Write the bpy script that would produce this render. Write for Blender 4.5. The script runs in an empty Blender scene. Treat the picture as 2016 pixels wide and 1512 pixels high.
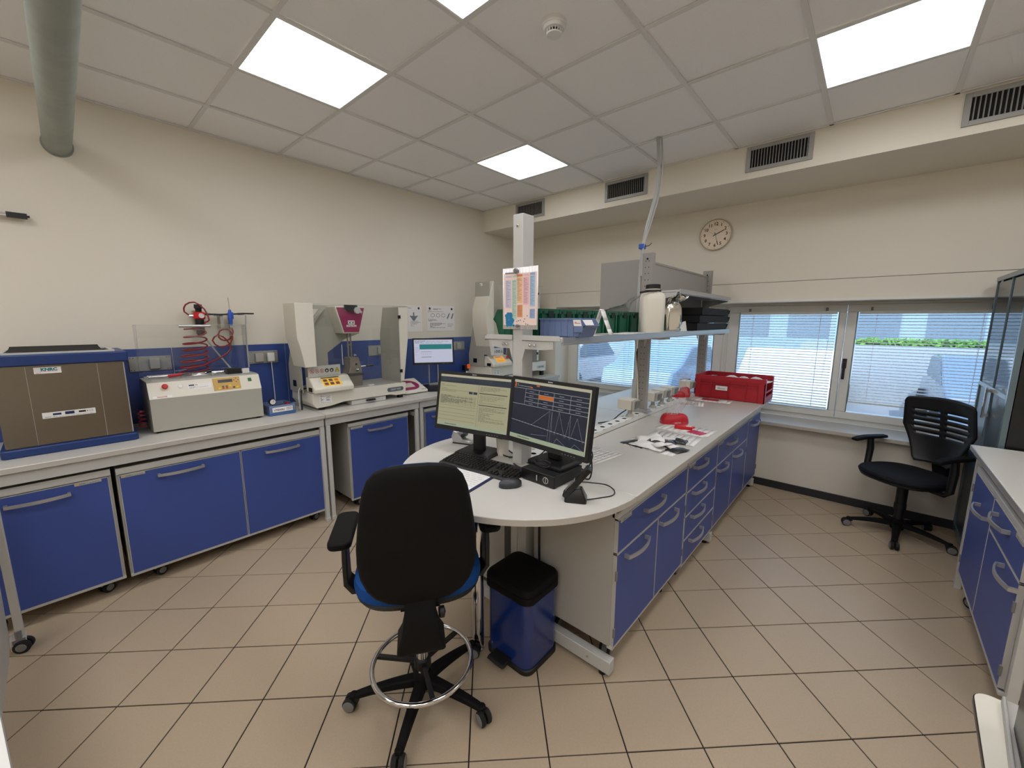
import bpy, math, random
from mathutils import Matrix, Vector
random.seed(7)
S = bpy.context.scene
COL = S.collection
PI = math.pi
def lin(c):
    return tuple((v/255/12.92 if v/255 <= .04045 else ((v/255+.055)/1.055)**2.4) for v in c)

# ------------------------------------------------------------------ camera
CAMZ = 1.6216
cd = bpy.data.cameras.new('camera'); cam = bpy.data.objects.new('camera', cd); COL.objects.link(cam)
cd.sensor_width = 36; cd.lens = 797.52/2016*36; cd.clip_start = .02; cd.clip_end = 300
yaw, pitch, roll = -.72561, -.15523, .00246
dv = Vector((math.sin(yaw)*math.cos(pitch), math.cos(yaw)*math.cos(pitch), math.sin(pitch)))
rv = Vector((math.cos(yaw), -math.sin(yaw), 0)); uv = rv.cross(dv)
r2 = rv*math.cos(roll)+uv*math.sin(roll); u2 = -rv*math.sin(roll)+uv*math.cos(roll)
M = Matrix((( r2.x, u2.x, -dv.x, 0), (r2.y, u2.y, -dv.y, 0), (r2.z, u2.z, -dv.z, CAMZ), (0, 0, 0, 1)))
cam.matrix_world = M
S.camera = cam
# ------------------------------------------------------------------ world, sun, exposure
W = bpy.data.worlds.new('world'); S.world = W; W.use_nodes = True
wn = W.node_tree.nodes; wl = W.node_tree.links
sky = wn.new('ShaderNodeTexSky'); sky.sky_type = 'NISHITA'; sky.sun_disc = False
sky.sun_elevation = math.radians(48); sky.sun_rotation = math.radians(200); sky.air_density = 1.2
wl.new(sky.outputs[0], wn['Background'].inputs[0]); wn['Background'].inputs[1].default_value = .25
sd = bpy.data.lights.new('sun', 'SUN'); sd.energy = 1.3; sd.angle = .01; sd.color = (1, .95, .86)
sun = bpy.data.objects.new('sun', sd); COL.objects.link(sun)
sun.rotation_euler = (math.radians(44), 0, math.radians(20))     # comes over the building from behind the camera
PANEL_STRENGTH = 2.8
vs = S.view_settings
S.display_settings.display_device = 'sRGB'
vs.view_transform = 'Standard'; vs.look = 'None'; vs.exposure = 1.72; vs.gamma = 1; vs.use_curve_mapping = False
cy = S.cycles
cy.use_denoising = True; cy.max_bounces = 10; cy.diffuse_bounces = 6; cy.glossy_bounces = 4
cy.transmission_bounces = 6; cy.transparent_max_bounces = 24; cy.caustics_reflective = False; cy.caustics_refractive = False
cy.sample_clamp_indirect = 6

# ------------------------------------------------------------------ materials
def mat(name, c, rough=.5, metal=0, spec=.5, noise=0, nscale=20, bump=0, bscale=60, coat=0, emis=None, es=0, stretch=None):
    m = bpy.data.materials.new(name); m.use_nodes = True
    nt = m.node_tree; b = nt.nodes['Principled BSDF']
    col = (*lin(c), 1)
    b.inputs['Base Color'].default_value = col
    b.inputs['Roughness'].default_value = rough; b.inputs['Metallic'].default_value = metal
    b.inputs['Specular IOR Level'].default_value = spec
    if coat: b.inputs['Coat Weight'].default_value = coat; b.inputs['Coat Roughness'].default_value = .1
    if emis: b.inputs['Emission Color'].default_value = (*lin(emis), 1); b.inputs['Emission Strength'].default_value = es
    if noise or bump:
        tc = nt.nodes.new('ShaderNodeTexCoord'); mp = nt.nodes.new('ShaderNodeMapping')
        nt.links.new(tc.outputs['Object'], mp.inputs[0])
        if stretch: mp.inputs['Scale'].default_value = stretch
    if noise:
        n = nt.nodes.new('ShaderNodeTexNoise'); n.inputs['Scale'].default_value = nscale; n.inputs['Detail'].default_value = 5
        nt.links.new(mp.outputs[0], n.inputs[0])
        mx = nt.nodes.new('ShaderNodeMix'); mx.data_type = 'RGBA'
        d = 1-noise
        mx.inputs[6].default_value = (col[0]*d, col[1]*d, col[2]*d, 1)
        mx.inputs[7].default_value = (min(1, col[0]*(1+noise)), min(1, col[1]*(1+noise)), min(1, col[2]*(1+noise)), 1)
        nt.links.new(n.outputs[0], mx.inputs[0]); nt.links.new(mx.outputs[2], b.inputs['Base Color'])
    if bump:
        n2 = nt.nodes.new('ShaderNodeTexNoise'); n2.inputs['Scale'].default_value = bscale; n2.inputs['Detail'].default_value = 4
        nt.links.new(mp.outputs[0], n2.inputs[0])
        bp = nt.nodes.new('ShaderNodeBump'); bp.inputs['Strength'].default_value = bump; bp.inputs['Distance'].default_value = .002
        nt.links.new(n2.outputs[0], bp.inputs['Height']); nt.links.new(bp.outputs[0], b.inputs['Normal'])
    return m
def glassy(name, c, mixv=.08, rough=.02, tint=(1, 1, 1), ior=1.45):
    m = bpy.data.materials.new(name); m.use_nodes = True; nt = m.node_tree
    nt.nodes.remove(nt.nodes['Principled BSDF']); o = nt.nodes['Material Output']
    tr = nt.nodes.new('ShaderNodeBsdfTransparent'); tr.inputs[0].default_value = (*tint, 1)
    gl = nt.nodes.new('ShaderNodeBsdfGlossy'); gl.inputs['Roughness'].default_value = rough
    df = nt.nodes.new('ShaderNodeBsdfDiffuse'); df.inputs[0].default_value = (*lin(c), 1)
    lw = nt.nodes.new('ShaderNodeLayerWeight'); lw.inputs[0].default_value = .5
    pw = nt.nodes.new('ShaderNodeMath'); pw.operation = 'POWER'; pw.inputs[1].default_value = 5; nt.links.new(lw.outputs['Facing'], pw.inputs[0])
    fr = nt.nodes.new('ShaderNodeMath'); fr.operation = 'MULTIPLY_ADD'; f0 = ((ior-1)/(ior+1))**2; fr.inputs[1].default_value = 1-f0; fr.inputs[2].default_value = f0
    nt.links.new(pw.outputs[0], fr.inputs[0])
    m1 = nt.nodes.new('ShaderNodeMixShader'); m2 = nt.nodes.new('ShaderNodeMixShader')
    m1.inputs[0].default_value = mixv
    nt.links.new(tr.outputs[0], m1.inputs[1]); nt.links.new(df.outputs[0], m1.inputs[2])
    nt.links.new(fr.outputs[0], m2.inputs[0]); nt.links.new(m1.outputs[0], m2.inputs[1]); nt.links.new(gl.outputs[0], m2.inputs[2])
    nt.links.new(m2.outputs[0], o.inputs[0])
    return m
def emit(name, c, s):
    return mat(name, (10, 10, 10), .3, emis=c, es=s)
wall_m = mat('wall_paint', (228, 222, 208), .75, spec=.2, bump=.12, bscale=90, noise=.015, nscale=2)
tile_ceil = mat('ceiling_tile_board', (246, 246, 246), .9, spec=.1, noise=.05, nscale=180, bump=.3, bscale=260)
tbar_m = mat('ceiling_grid_metal', (224, 224, 222), .5)
floor_m = mat('glazed_floor_tile', (184, 166, 142), .42, spec=.4, noise=.10, nscale=130, bump=.06, bscale=200)
grout_m = mat('dark_grout', (30, 24, 26), .9)
base_m = mat('dark_skirting', (38, 38, 42), .5)
blue_m = mat('blue_laminate', (62, 82, 150), .42, spec=.35, noise=.02, nscale=5)
splash_m = mat('blue_wall_panel', (54, 78, 146), .3, spec=.5)
grey_m = mat('grey_laminate', (176, 174, 168), .5, spec=.35, noise=.02, nscale=30)
frame_m = mat('pale_grey_metal', (196, 196, 192), .4, spec=.4)
edge_m = mat('grey_edge_band', (186, 184, 180), .45)
top_m = mat('pale_worktop_laminate', (203, 200, 193), .32, spec=.5, noise=.04, nscale=220)
topedge_m = mat('worktop_edge_band', (188, 184, 176), .4)
white_m = mat('white_plastic', (226, 226, 222), .4)
offw_m = mat('off_white_enamel', (222, 218, 204), .38, noise=.01, nscale=6)
dgrey_m = mat('machine_grey_enamel', (172, 170, 158), .42)
mgrey_m = mat('mid_grey_plastic', (120, 120, 120), .5)
black_m = mat('black_plastic', (17, 17, 18), .5)
blackm_m = mat('matt_black_plastic', (12, 11, 11), .7, spec=.2, bump=.15, bscale=500)
rubber_m = mat('black_rubber', (20, 20, 20), .75)
chrome_m = mat('chrome', (225, 225, 228), .09, metal=1)
steel_m = mat('brushed_steel', (132, 124, 112), .30, metal=1, noise=.12, nscale=30, stretch=(1, 1, 40))
alu_m = mat('satin_aluminium', (190, 190, 192), .35, metal=.7)
fabblue_m = mat('blue_seat_fabric', (22, 72, 140), .85, spec=.2, bump=.5, bscale=700)
fabdark_m = mat('dark_mesh_fabric', (28, 28, 32), .8, spec=.2, bump=.4, bscale=900)
bluepl_m = mat('deep_blue_plastic', (20, 50, 108), .4)
binblue_m = mat('glossy_blue_steel', (14, 46, 118), .22, spec=.6, coat=.4)
dblack_m = mat('device_black', (16, 16, 17), .3)
red_m = mat('red_plastic', (190, 24, 44), .4)
crate_m = mat('crate_red_plastic', (176, 30, 44), .42)
redp_m = mat('bright_red_plastic', (205, 16, 30), .3)
magenta_m = mat('magenta_panel', (150, 22, 84), .4)
green_m = mat('green_bin_plastic', (14, 82, 58), .4)
bbin_m = mat('slate_blue_bin_plastic', (104, 122, 160), .4)
paper_m = mat('white_paper', (236, 234, 232), .8, spec=.1)
ink_m = mat('grey_print', (96, 96, 104), .8, spec=.1)
inkd_m = mat('black_print', (22, 22, 26), .7, spec=.1)
yellow_m = mat('yellow_print', (228, 205, 30), .5)
orange_m = mat('orange_print', (226, 140, 60), .6)
redprint_m = mat('red_print', (190, 40, 46), .6)
navy_m = mat('navy_print', (24, 36, 78), .6)
teal_m = mat('teal_print', (30, 130, 140), .6)
bluebag_m = mat('blue_clip', (40, 90, 190), .4)
hose_m = mat('dark_red_hose', (138, 34, 38), .3)
cable_m = mat('black_cable', (14, 14, 15), .5)
gcable_m = mat('grey_conduit', (176, 178, 176), .45)
duct_m = mat('stained_grey_duct', (140, 148, 140), .45, noise=.28, nscale=9, bump=.1, bscale=30)
rackp_m = mat('rack_grey_paint', (158, 155, 150), .5)
anvil_m = mat('cast_steel_grey', (140, 130, 118), .45, metal=.3)
jug_m = mat('milky_plastic', (226, 220, 206), .4)
foil_m = mat('crinkled_foil', (226, 224, 218), .16, metal=1, bump=1.0, bscale=34)
pouch_m = mat('dark_antistatic_film', (44, 48, 52), .2, spec=.8, bump=.6, bscale=50)
sill_m = mat('stone_sill', (186, 180, 170), .28, spec=.5, noise=.08, nscale=12)
pvc_m = mat('window_frame_pvc', (226, 226, 220), .35)
slat_m = None
glass_m = glassy('window_glass', (200, 210, 210), .02, tint=(.93, .97, .97))
clear_m = glassy('clear_polycarbonate', (220, 225, 220), .012, tint=(.985, .99, .985))
film_m = glassy('clear_film', (245, 245, 248), .10, rough=.10, tint=(.97, .97, .97), ior=1.35)
doorgl_m = glassy('glazed_cabinet_door', (60, 72, 76), .5, rough=.03, tint=(.35, .4, .42), ior=1.9)
panel_m = mat('light_panel_warm', (240, 235, 220), .5, emis=(250, 250, 253), es=PANEL_STRENGTH)
panelc_m = mat('light_panel_cool', (240, 235, 240), .5, emis=(247, 247, 255), es=PANEL_STRENGTH)
lcd_m = emit('lcd_white', (214, 218, 240), .2)
vent_m = mat('vent_grey_metal', (158, 158, 154), .45)
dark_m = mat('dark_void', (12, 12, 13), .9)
brass_m = mat('gold_keypad', (198, 160, 84), .5)

slat_m = bpy.data.materials.new('blind_slat'); slat_m.use_nodes = True
_nt = slat_m.node_tree; _nt.nodes.remove(_nt.nodes['Principled BSDF'])
_d = _nt.nodes.new('ShaderNodeBsdfDiffuse'); _d.inputs[0].default_value = (.9, .9, .9, 1)
_t = _nt.nodes.new('ShaderNodeBsdfTranslucent'); _t.inputs[0].default_value = (.92, .95, .95, 1)
_x = _nt.nodes.new('ShaderNodeMixShader'); _x.inputs[0].default_value = .45
_nt.links.new(_d.outputs[0], _x.inputs[1]); _nt.links.new(_t.outputs[0], _x.inputs[2]); _nt.links.new(_x.outputs[0], _nt.nodes['Material Output'].inputs[0])
def dots(name, c1, c2, scale):
    m = mat(name, c1, .35, metal=.4); nt = m.node_tree; b = nt.nodes['Principled BSDF']
    tc = nt.nodes.new('ShaderNodeTexCoord'); v = nt.nodes.new('ShaderNodeTexVoronoi'); v.inputs['Scale'].default_value = scale; v.inputs['Randomness'].default_value = 0
    r = nt.nodes.new('ShaderNodeMath'); r.operation = 'GREATER_THAN'; r.inputs[1].default_value = .32
    x = nt.nodes.new('ShaderNodeMix'); x.data_type = 'RGBA'; x.inputs[6].default_value = (*lin(c2), 1); x.inputs[7].default_value = (*lin(c1), 1)
    nt.links.new(tc.outputs['Object'], v.inputs[0]); nt.links.new(v.outputs['Distance'], r.inputs[0]); nt.links.new(r.outputs[0], x.inputs[0]); nt.links.new(x.outputs[2], b.inputs['Base Color'])
    return m
# ------------------------------------------------------------------ mesh builder
class MB:
    def __init__(s): s.v = []; s.f = []; s.m = []
    def add(s, vs_, fs, m=0):
        o = len(s.v); s.v += [tuple(v) for v in vs_]
        for f in fs: s.f.append(tuple(i+o for i in f)); s.m.append(m)
        return s
    def box(s, x0, x1, y0, y1, z0, z1, m=0):
        if x0 > x1: x0, x1 = x1, x0
        if y0 > y1: y0, y1 = y1, y0
        if z0 > z1: z0, z1 = z1, z0
        return s.add([(x0,y0,z0),(x1,y0,z0),(x1,y1,z0),(x0,y1,z0),(x0,y0,z1),(x1,y0,z1),(x1,y1,z1),(x0,y1,z1)],
                     [(0,3,2,1),(4,5,6,7),(0,1,5,4),(1,2,6,5),(2,3,7,6),(3,0,4,7)], m)
    def prism(s, poly, a0, a1, ax='x', m=0):
        # poly in the two other axes: x -> (y,z); y -> (x,z); z -> (x,y)
        def P(p, a): return {'x': (a, p[0], p[1]), 'y': (p[0], a, p[1]), 'z': (p[0], p[1], a)}[ax]
        n = len(poly); ar = sum(poly[i][0]*poly[(i+1)%n][1]-poly[(i+1)%n][0]*poly[i][1] for i in range(n))
        if ar < 0: poly = poly[::-1]
        if ax == 'y': poly = poly[::-1]
        if a0 > a1: a0, a1 = a1, a0
        vs_ = [P(p, a0) for p in poly]+[P(p, a1) for p in poly]
        fs = [tuple(range(n))[::-1], tuple(range(n, 2*n))]+[(i, (i+1)%n, (i+1)%n+n, i+n) for i in range(n)]
        return s.add(vs_, fs, m)
    def cyl(s, p0, p1, r0, r1=None, n=20, m=0, caps=True):
        if r1 is None: r1 = r0
        p0 = Vector(p0); p1 = Vector(p1); d = (p1-p0).normalized()
        a = d.orthogonal().normalized(); b = d.cross(a)
        vs_ = []
        for p, r in ((p0, r0), (p1, r1)):
            for i in range(n):
                t = 2*PI*i/n; vs_.append(p+a*r*math.cos(t)+b*r*math.sin(t))
        fs = [(i, (i+1)%n, (i+1)%n+n, i+n) for i in range(n)]
        if caps: fs += [tuple(range(n))[::-1], tuple(range(n, 2*n))]
        return s.add(vs_, fs, m)
    def lathe(s, prof, c=(0,0,0), n=28, m=0, ax='z', caps=True):
        vs_ = []
        for r, z in prof:
            for i in range(n):
                t = 2*PI*i/n; x, y = r*math.cos(t), r*math.sin(t)
                p = {'z': (x, y, z), 'y': (x, z, y), 'x': (z, x, y)}[ax]
                vs_.append((p[0]+c[0], p[1]+c[1], p[2]+c[2]))
        fs = []
        for k in range(len(prof)-1):
            for i in range(n):
                j = (i+1)%n; q = (k*n+i, k*n+j, (k+1)*n+j, (k+1)*n+i)
                fs.append(q[::-1] if ax == 'y' else q)
        if caps and prof[0][0] > 1e-5: fs.append(tuple(range(n)) if ax == 'y' else tuple(range(n))[::-1])
        if caps and prof[-1][0] > 1e-5:
            l = tuple(range((len(prof)-1)*n, len(prof)*n)); fs.append(l[::-1] if ax == 'y' else l)
        return s.add(vs_, fs, m)
    def tube(s, pts, r, n=8, m=0, closed=False, smooth=0):
        P = [Vector(p) for p in pts]
        if smooth:
            Q = []; N = len(P); rng = N if closed else N-1
            for i in range(rng):
                p0 = P[(i-1)%N] if closed or i > 0 else P[0]; p1 = P[i]; p2 = P[(i+1)%N]
                p3 = P[(i+2)%N] if closed or i+2 < N else P[-1]
                for k in range(smooth):
                    t = k/smooth
                    Q.append(.5*((2*p1)+(-p0+p2)*t+(2*p0-5*p1+4*p2-p3)*t*t+(-p0+3*p1-3*p2+p3)*t**3))
            if not closed: Q.append(P[-1])
            P = Q
        N = len(P); vs_ = []; prev = None
        for i in range(N):
            if closed: d = P[(i+1)%N]-P[i-1]
            else: d = P[min(i+1, N-1)]-P[max(i-1, 0)]
            d = d.normalized() if d.length > 1e-9 else Vector((0,0,1))
            if prev is None: a = d.orthogonal().normalized()
            else:
                a = prev-d*prev.dot(d); a = a.normalized() if a.length > 1e-6 else d.orthogonal().normalized()
            prev = a; b = d.cross(a)
            rr = r[i] if isinstance(r, (list, tuple)) else r
            for k in range(n):
                t = 2*PI*k/n; vs_.append(P[i]+a*rr*math.cos(t)+b*rr*math.sin(t))
        fs = []
        for i in range(N if closed else N-1):
            for k in range(n):
                j = (k+1)%n; i2 = (i+1)%N
                fs.append((i*n+k, i*n+j, i2*n+j, i2*n+k))
        if not closed: fs += [tuple(range(n))[::-1], tuple(range((N-1)*n, N*n))]
        return s.add(vs_, fs, m)
    def loft(s, rings, m=0, caps=True):
        n = len(rings[0]); vs_ = [p for r in rings for p in r]; fs = []
        for k in range(len(rings)-1):
            for i in range(n):
                j = (i+1)%n; fs.append((k*n+i, k*n+j, (k+1)*n+j, (k+1)*n+i))
        if caps: fs += [tuple(range(n))[::-1], tuple(range((len(rings)-1)*n, len(rings)*n))]
        return s.add(vs_, fs, m)
    def mb(s, o, T=None, m=None):
        T = T or Matrix(); k = len(s.v)
        s.v += [tuple(T @ Vector(v)) for v in o.v]
        for f, mm in zip(o.f, o.m): s.f.append(tuple(i+k for i in f)); s.m.append(mm if m is None else m)
        return s
    def quad(s, a, b, c, d, m=0): return s.add([a, b, c, d], [(0, 1, 2, 3)], m)
def Tr(x=0, y=0, z=0): return Matrix.Translation((x, y, z))
def Rx(d): return Matrix.Rotation(math.radians(d), 4, 'X')
def Ry(d): return Matrix.Rotation(math.radians(d), 4, 'Y')
def Rz(d): return Matrix.Rotation(math.radians(d), 4, 'Z')
def rrect(x0, x1, y0, y1, r, n=4):
    pts = []
    for cx, cy_, a in ((x1-r, y0+r, -90), (x1-r, y1-r, 0), (x0+r, y1-r, 90), (x0+r, y0+r, 180)):
        for i in range(n+1):
            t = math.radians(a+90*i/n); pts.append((cx+r*math.cos(t), cy_+r*math.sin(t)))
    return pts
def circ(cx, cy_, r, n=24, ry=None): return [(cx+r*math.cos(2*PI*i/n), cy_+(ry or r)*math.sin(2*PI*i/n)) for i in range(n)]
_tc = {}
def text(t, size, align='CENTER', bold=0):
    key = (t, size, align, bold)
    if key not in _tc:
        cu = bpy.data.curves.new('t', 'FONT'); cu.body = t; cu.size = size; cu.align_x = align; cu.align_y = 'CENTER'
        cu.resolution_u = 2; cu.offset = bold
        o = bpy.data.objects.new('t', cu); COL.objects.link(o)
        dg = bpy.context.evaluated_depsgraph_get(); me = bpy.data.meshes.new_from_object(o.evaluated_get(dg))
        b = MB(); b.add([tuple(v.co) for v in me.vertices], [tuple(p.vertices) for p in me.polygons])
        bpy.data.objects.remove(o); bpy.data.curves.remove(cu); bpy.data.meshes.remove(me)
        _tc[key] = b
    return _tc[key]
def ftext(b, t, size, x, y, z, m=0, align='CENTER', bold=0, extra=None):
    """text standing on a plane facing local -y"""
    b.mb(text(t, size, align, bold), Tr(x, y, z) @ (extra or Matrix()) @ Rx(90), m)

def mesh_of(name, b, mats):
    me = bpy.data.meshes.new(name); me.from_pydata(b.v, [], b.f)
    for m in (mats if isinstance(mats, (list, tuple)) else [mats]): me.materials.append(m)
    if any(b.m): me.polygons.foreach_set('material_index', b.m)
    me.polygons.foreach_set('use_smooth', [True]*len(b.f))
    me.update(); me.set_sharp_from_angle(angle=math.radians(32))
    return me
def part(parent, name, b, mats, label=None, bevel=0, kind=None, loc=None, seg=2):
    me = b if isinstance(b, bpy.types.Mesh) else mesh_of(name, b, mats)
    o = bpy.data.objects.new(name, me); COL.objects.link(o)
    if parent is not None: o.parent = parent
    if loc: o.location = loc
    if label: o['label'] = label
    if kind: o['kind'] = kind
    if bevel:
        md = o.modifiers.new('bevel', 'BEVEL'); md.width = bevel; md.segments = seg; md.limit_method = 'ANGLE'; md.angle_limit = .6
    return o
def thing(name, label, cat, loc=(0,0,0), rz=0, group=None):
    o = bpy.data.objects.new(name, None); COL.objects.link(o); o.empty_display_size = .05
    o.location = loc; o.rotation_euler = (0, 0, math.radians(rz))
    if label: o['label'] = label
    if cat: o['category'] = cat
    if group: o['group'] = group
    return o
def solo(name, label, cat, b, mats, loc=(0,0,0), rz=0, group=None, bevel=0, kind=None):
    o = part(None, name, b, mats, label, bevel, kind); o.location = loc; o.rotation_euler = (0, 0, math.radians(rz))
    o['category'] = cat
    if group: o['group'] = group
    return o
def struct(name, b=None, mats=None, loc=(0,0,0), bevel=0):
    if b is None:
        o = bpy.data.objects.new(name, None); COL.objects.link(o)
    else: o = part(None, name, b, mats, bevel=bevel)
    o.location = loc; o['kind'] = 'structure'
    return o
def dup(root, loc=None, rz=None, label=None, group=None):
    r = root.copy(); COL.objects.link(r)
    if loc is not None: r.location = loc
    if rz is not None: r.rotation_euler = (0, 0, math.radians(rz))
    if label: r['label'] = label
    if group: r['group'] = group
    for ch in list(root.children):
        c = ch.copy(); COL.objects.link(c); c.parent = r
        for g in list(ch.children):
            d = g.copy(); COL.objects.link(d); d.parent = c
    return r
def textlines(b, x0, x1, z0, z1, n, y, m=0, h=.0016, seed=1, gap=.0):
    rg = random.Random(seed)
    for i in range(n):
        z = z1-(z1-z0)*(i+.5)/n; x = x0
        while x < x1-.004:
            l = rg.uniform(.006, .022)*(x1-x0)/.15; xe = min(x+l, x1)
            b.quad((x, y, z-h/2), (xe, y, z-h/2), (xe, y, z+h/2), (x, y, z+h/2), m)
            x = xe+.003*(x1-x0)/.15
            if rg.random() < .12: break
# ================================================================== ROOM
XL, XR, YB, YW, HC = -3.88, 2.625, -3.372, 4.56, 2.987
YS, ZS = 3.81, 2.735          # soffit face and underside
WD = .32                      # window recess depth
# --- floor: sub-base plus glazed tiles laid on the diagonal
fl = MB().box(XL-.1, XR+.1, YB-.1, YW, -.12, -.004)
floor = struct('floor', fl, grout_m)
th = .7829; ts = .30; fx0, fy0 = -1.37955*CAMZ, .00118*CAMZ
ca, sa = math.cos(th), math.sin(th)
def clip(poly, ax, val, keep_gt):
    out = []
    for i in range(len(poly)):
        a, b_ = poly[i], poly[(i+1)%len(poly)]
        ia = (a[ax] > val) == keep_gt; ib = (b_[ax] > val) == keep_gt
        if ia: out.append(a)
        if ia != ib:
            t = (val-a[ax])/(b_[ax]-a[ax]); out.append((a[0]+(b_[0]-a[0])*t, a[1]+(b_[1]-a[1])*t))
    return out
def tcorner(i, j, g=.0028):
    pts = []
    for u, v in ((i*ts+g, j*ts+g), ((i+1)*ts-g, j*ts+g), ((i+1)*ts-g, (j+1)*ts-g), (i*ts+g, (j+1)*ts-g)):
        pts.append((fx0+u*ca-v*sa, fy0+u*sa+v*ca))
    return pts
full = []; cut = []
for i in range(-25, 32):
    for j in range(-25, 32):
        p = tcorner(i, j); q = p
        for ax, v, k in ((0, XL, True), (0, XR, False), (1, YB, True), (1, YW-.015, False)):
            q = clip(q, ax, v, k)
            if not q: break
        if not q: continue
        cx = sum(a[0] for a in q)/len(q); cyy = sum(a[1] for a in q)/len(q)
        isf = len(q) == 4 and all(abs(a[0]-b_[0])+abs(a[1]-b_[1]) < 1e-6 for a, b_ in zip(p, q))
        P = Vector((cx, cyy, 0))-Vector((0, 0, CAMZ)); zc = P.dot(dv)
        vis = zc > .2 and abs(P.dot(r2)/zc) < 1.32 and P.dot(u2)/zc > -1.02
        hid = (cx > 1.3) or (-1.83 < cx < -.80 and 1.75 < cyy < 4.5) or (cx < -3.3 and cyy > -.1) or (cx > .65 and cyy > 2.3)
        full.append((0 if vis and not hid else 1, P.length, isf, p, q, cx, cyy))
full.sort(key=lambda t: t[:2])
tb = MB()
h_ = ts/2-.0028; zb, zt = -.006, 0.0
tb.add([(-h_,-h_,zb),(h_,-h_,zb),(h_,h_,zb),(-h_,h_,zb),(-h_,-h_,zt-.001),(h_,-h_,zt-.001),(h_,h_,zt-.001),(-h_,h_,zt-.001),
        (-h_+.001,-h_+.001,zt),(h_-.001,-h_+.001,zt),(h_-.001,h_-.001,zt),(-h_+.001,h_-.001,zt)],
       [(0,1,5,4),(1,2,6,5),(2,3,7,6),(3,0,4,7),(4,5,9,8),(5,6,10,9),(6,7,11,10),(7,4,8,11),(8,9,10,11)])
tmesh = mesh_of('floor_tile', tb, floor_m)
rest = MB(); nt_ = 0
for k, (a, b_, isf, p, q, cx, cyy) in enumerate(full):
    if a == 0 and nt_ < 295:
        nt_ += 1
        if isf:
            o = part(floor, 'floor_tile', tmesh, None, loc=(cx, cyy, 0)); o.rotation_euler = (0, 0, th)
        else:
            part(floor, 'floor_tile', MB().prism(q, zb, zt, 'z'), floor_m)
    else: rest.prism(q, zb, zt, 'z')
if rest.v: part(floor, 'floor_tile_remainder', rest, floor_m, kind='stuff')
# --- walls
struct('wall_left', MB().box(XL-.15, XL, YB-.15, YW+.5, -.12, HC+.2), wall_m)
struct('wall_right', MB().box(XR, XR+.15, YB-.15, YW+.5, -.12, HC+.2), wall_m)
struct('wall_back', MB().box(XL, XR, YB-.15, YB, -.12, HC+.2), wall_m)
WX0, WX1, WZ0, WZ1 = -3.25, .93, .635, 1.80
wb = MB()
wb.box(XL, XR, YW, YW+.5, -.12, WZ0); wb.box(XL, XR, YW, YW+.5, 1.988, HC+.2)
wb.box(XL, WX0, YW, YW+.5, WZ0, 1.984); wb.box(WX1, WX1+.12, YW, YW+.5, WZ0, 1.984).box(2.5, XR, YW, YW+.5, WZ0, 1.984)
wb.box(WX0, WX1, YW+.004, YW+.5, WZ1, 1.984).box(WX1+.12, 2.5, YW+.004, YW+.5, WZ1, 1.984)
struct('wall_window', wb, wall_m)
struct('trim_1', MB().box(XL, XR, YW+.012, YW+.03, 1.980, 1.992), mgrey_m)      # joint of the shutter box
struct('trim_2', MB().box(WX0, WX1, YW-.006, YW+.004, WZ1, WZ1+.022), pvc_m)
struct('trim_3', MB().box(XL, XR, YS, YW, ZS, HC), wall_m)                    # boxed-in duct above the windows
struct('baseboard_window', MB().box(XL+.6, XR, YW-.014, YW, 0, .07), base_m, bevel=.002)
struct('trim_4', MB().box(WX0-.04, WX1+.0, YW-.10, YW+WD, .635, .668), sill_m, bevel=.004)   # window sill
# blue wall panels above the left bench
sp = struct('trim_5')
for a, b_ in ((-.6, .57), (.575, 1.345), (1.35, 2.48), (2.485, 3.62)):
    part(sp, 'splash_panel', MB().box(XL, XL+.008, a, b_, .86, 1.418), splash_m, bevel=.001)
part(sp, 'splash_panel', MB().box(XL, XL+.008, 3.625, YW, .86, 1.30), splash_m, bevel=.001)
# --- ceiling: grid and tiles
gx0, gy0 = -1.57516, 1.42773
ceil = struct('ceiling', MB().box(XL-.1, XR+.1, YB-.1, YW+.4, HC+.1, HC+.2), wall_m)
gb = MB()
for i in range(-3, 8):
    x = gx0+.6*i
    if XL < x < XR: gb.box(x-.012, x+.012, YB, YS, HC-.003, HC+.004)
for j in range(-8, 4):
    y = gy0+.6*j
    gb.box(XL, XR, y-.012, y+.012, HC-.0025, HC+.004)
gb.box(XL, XL+.02, YB, YS, HC-.003, HC+.004).box(XL, XR, YS-.02, YS, HC-.003, HC+.004)
gb.box(XR-.02, XR, YB, YS, HC-.003, HC+.004).box(XL, XR, YB, YB+.02, HC-.003, HC+.004)
part(ceil, 'ceiling_grid', gb, tbar_m)
LIGHTS = {(-2, -1): 0, (0, -1): 1, (-2, 2): 0, (2, 2): 0, (2, -1): 0, (4, -1): 0, (4, 2): 0, (-2, -4): 0, (0, -4): 0, (2, -4): 0, (4, -4): 0, (-2, -7): 0, (0, -7): 0, (2, -7): 0, (4, -7): 0}  # panels past the visible ones are unseen and added to brighten the room
tm = mesh_of('ceiling_tile', MB().box(-.294, .294, -.294, .294, .006, .02), tile_ceil)
for i in range(-4, 7):
    for j in range(-8, 4):
        if (i, j) in LIGHTS: continue
        x0, x1 = max(gx0+.6*i, XL-.02), min(gx0+.6*i+.6, XR+.02); y0, y1 = max(gy0+.6*j, YB-.02), min(gy0+.6*j+.6, YS+.02)
        if x1-x0 < .05 or y1-y0 < .05: continue
        if x1-x0 > .599 and y1-y0 > .599: part(ceil, 'ceiling_tile', tm, None, loc=((x0+x1)/2, (y0+y1)/2, HC+random.uniform(-.001, .001)))
        else: part(ceil, 'ceiling_tile', MB().box(x0+.006, x1-.006, y0+.006, y1-.006, HC+.006, HC+.02), tile_ceil)
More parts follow.
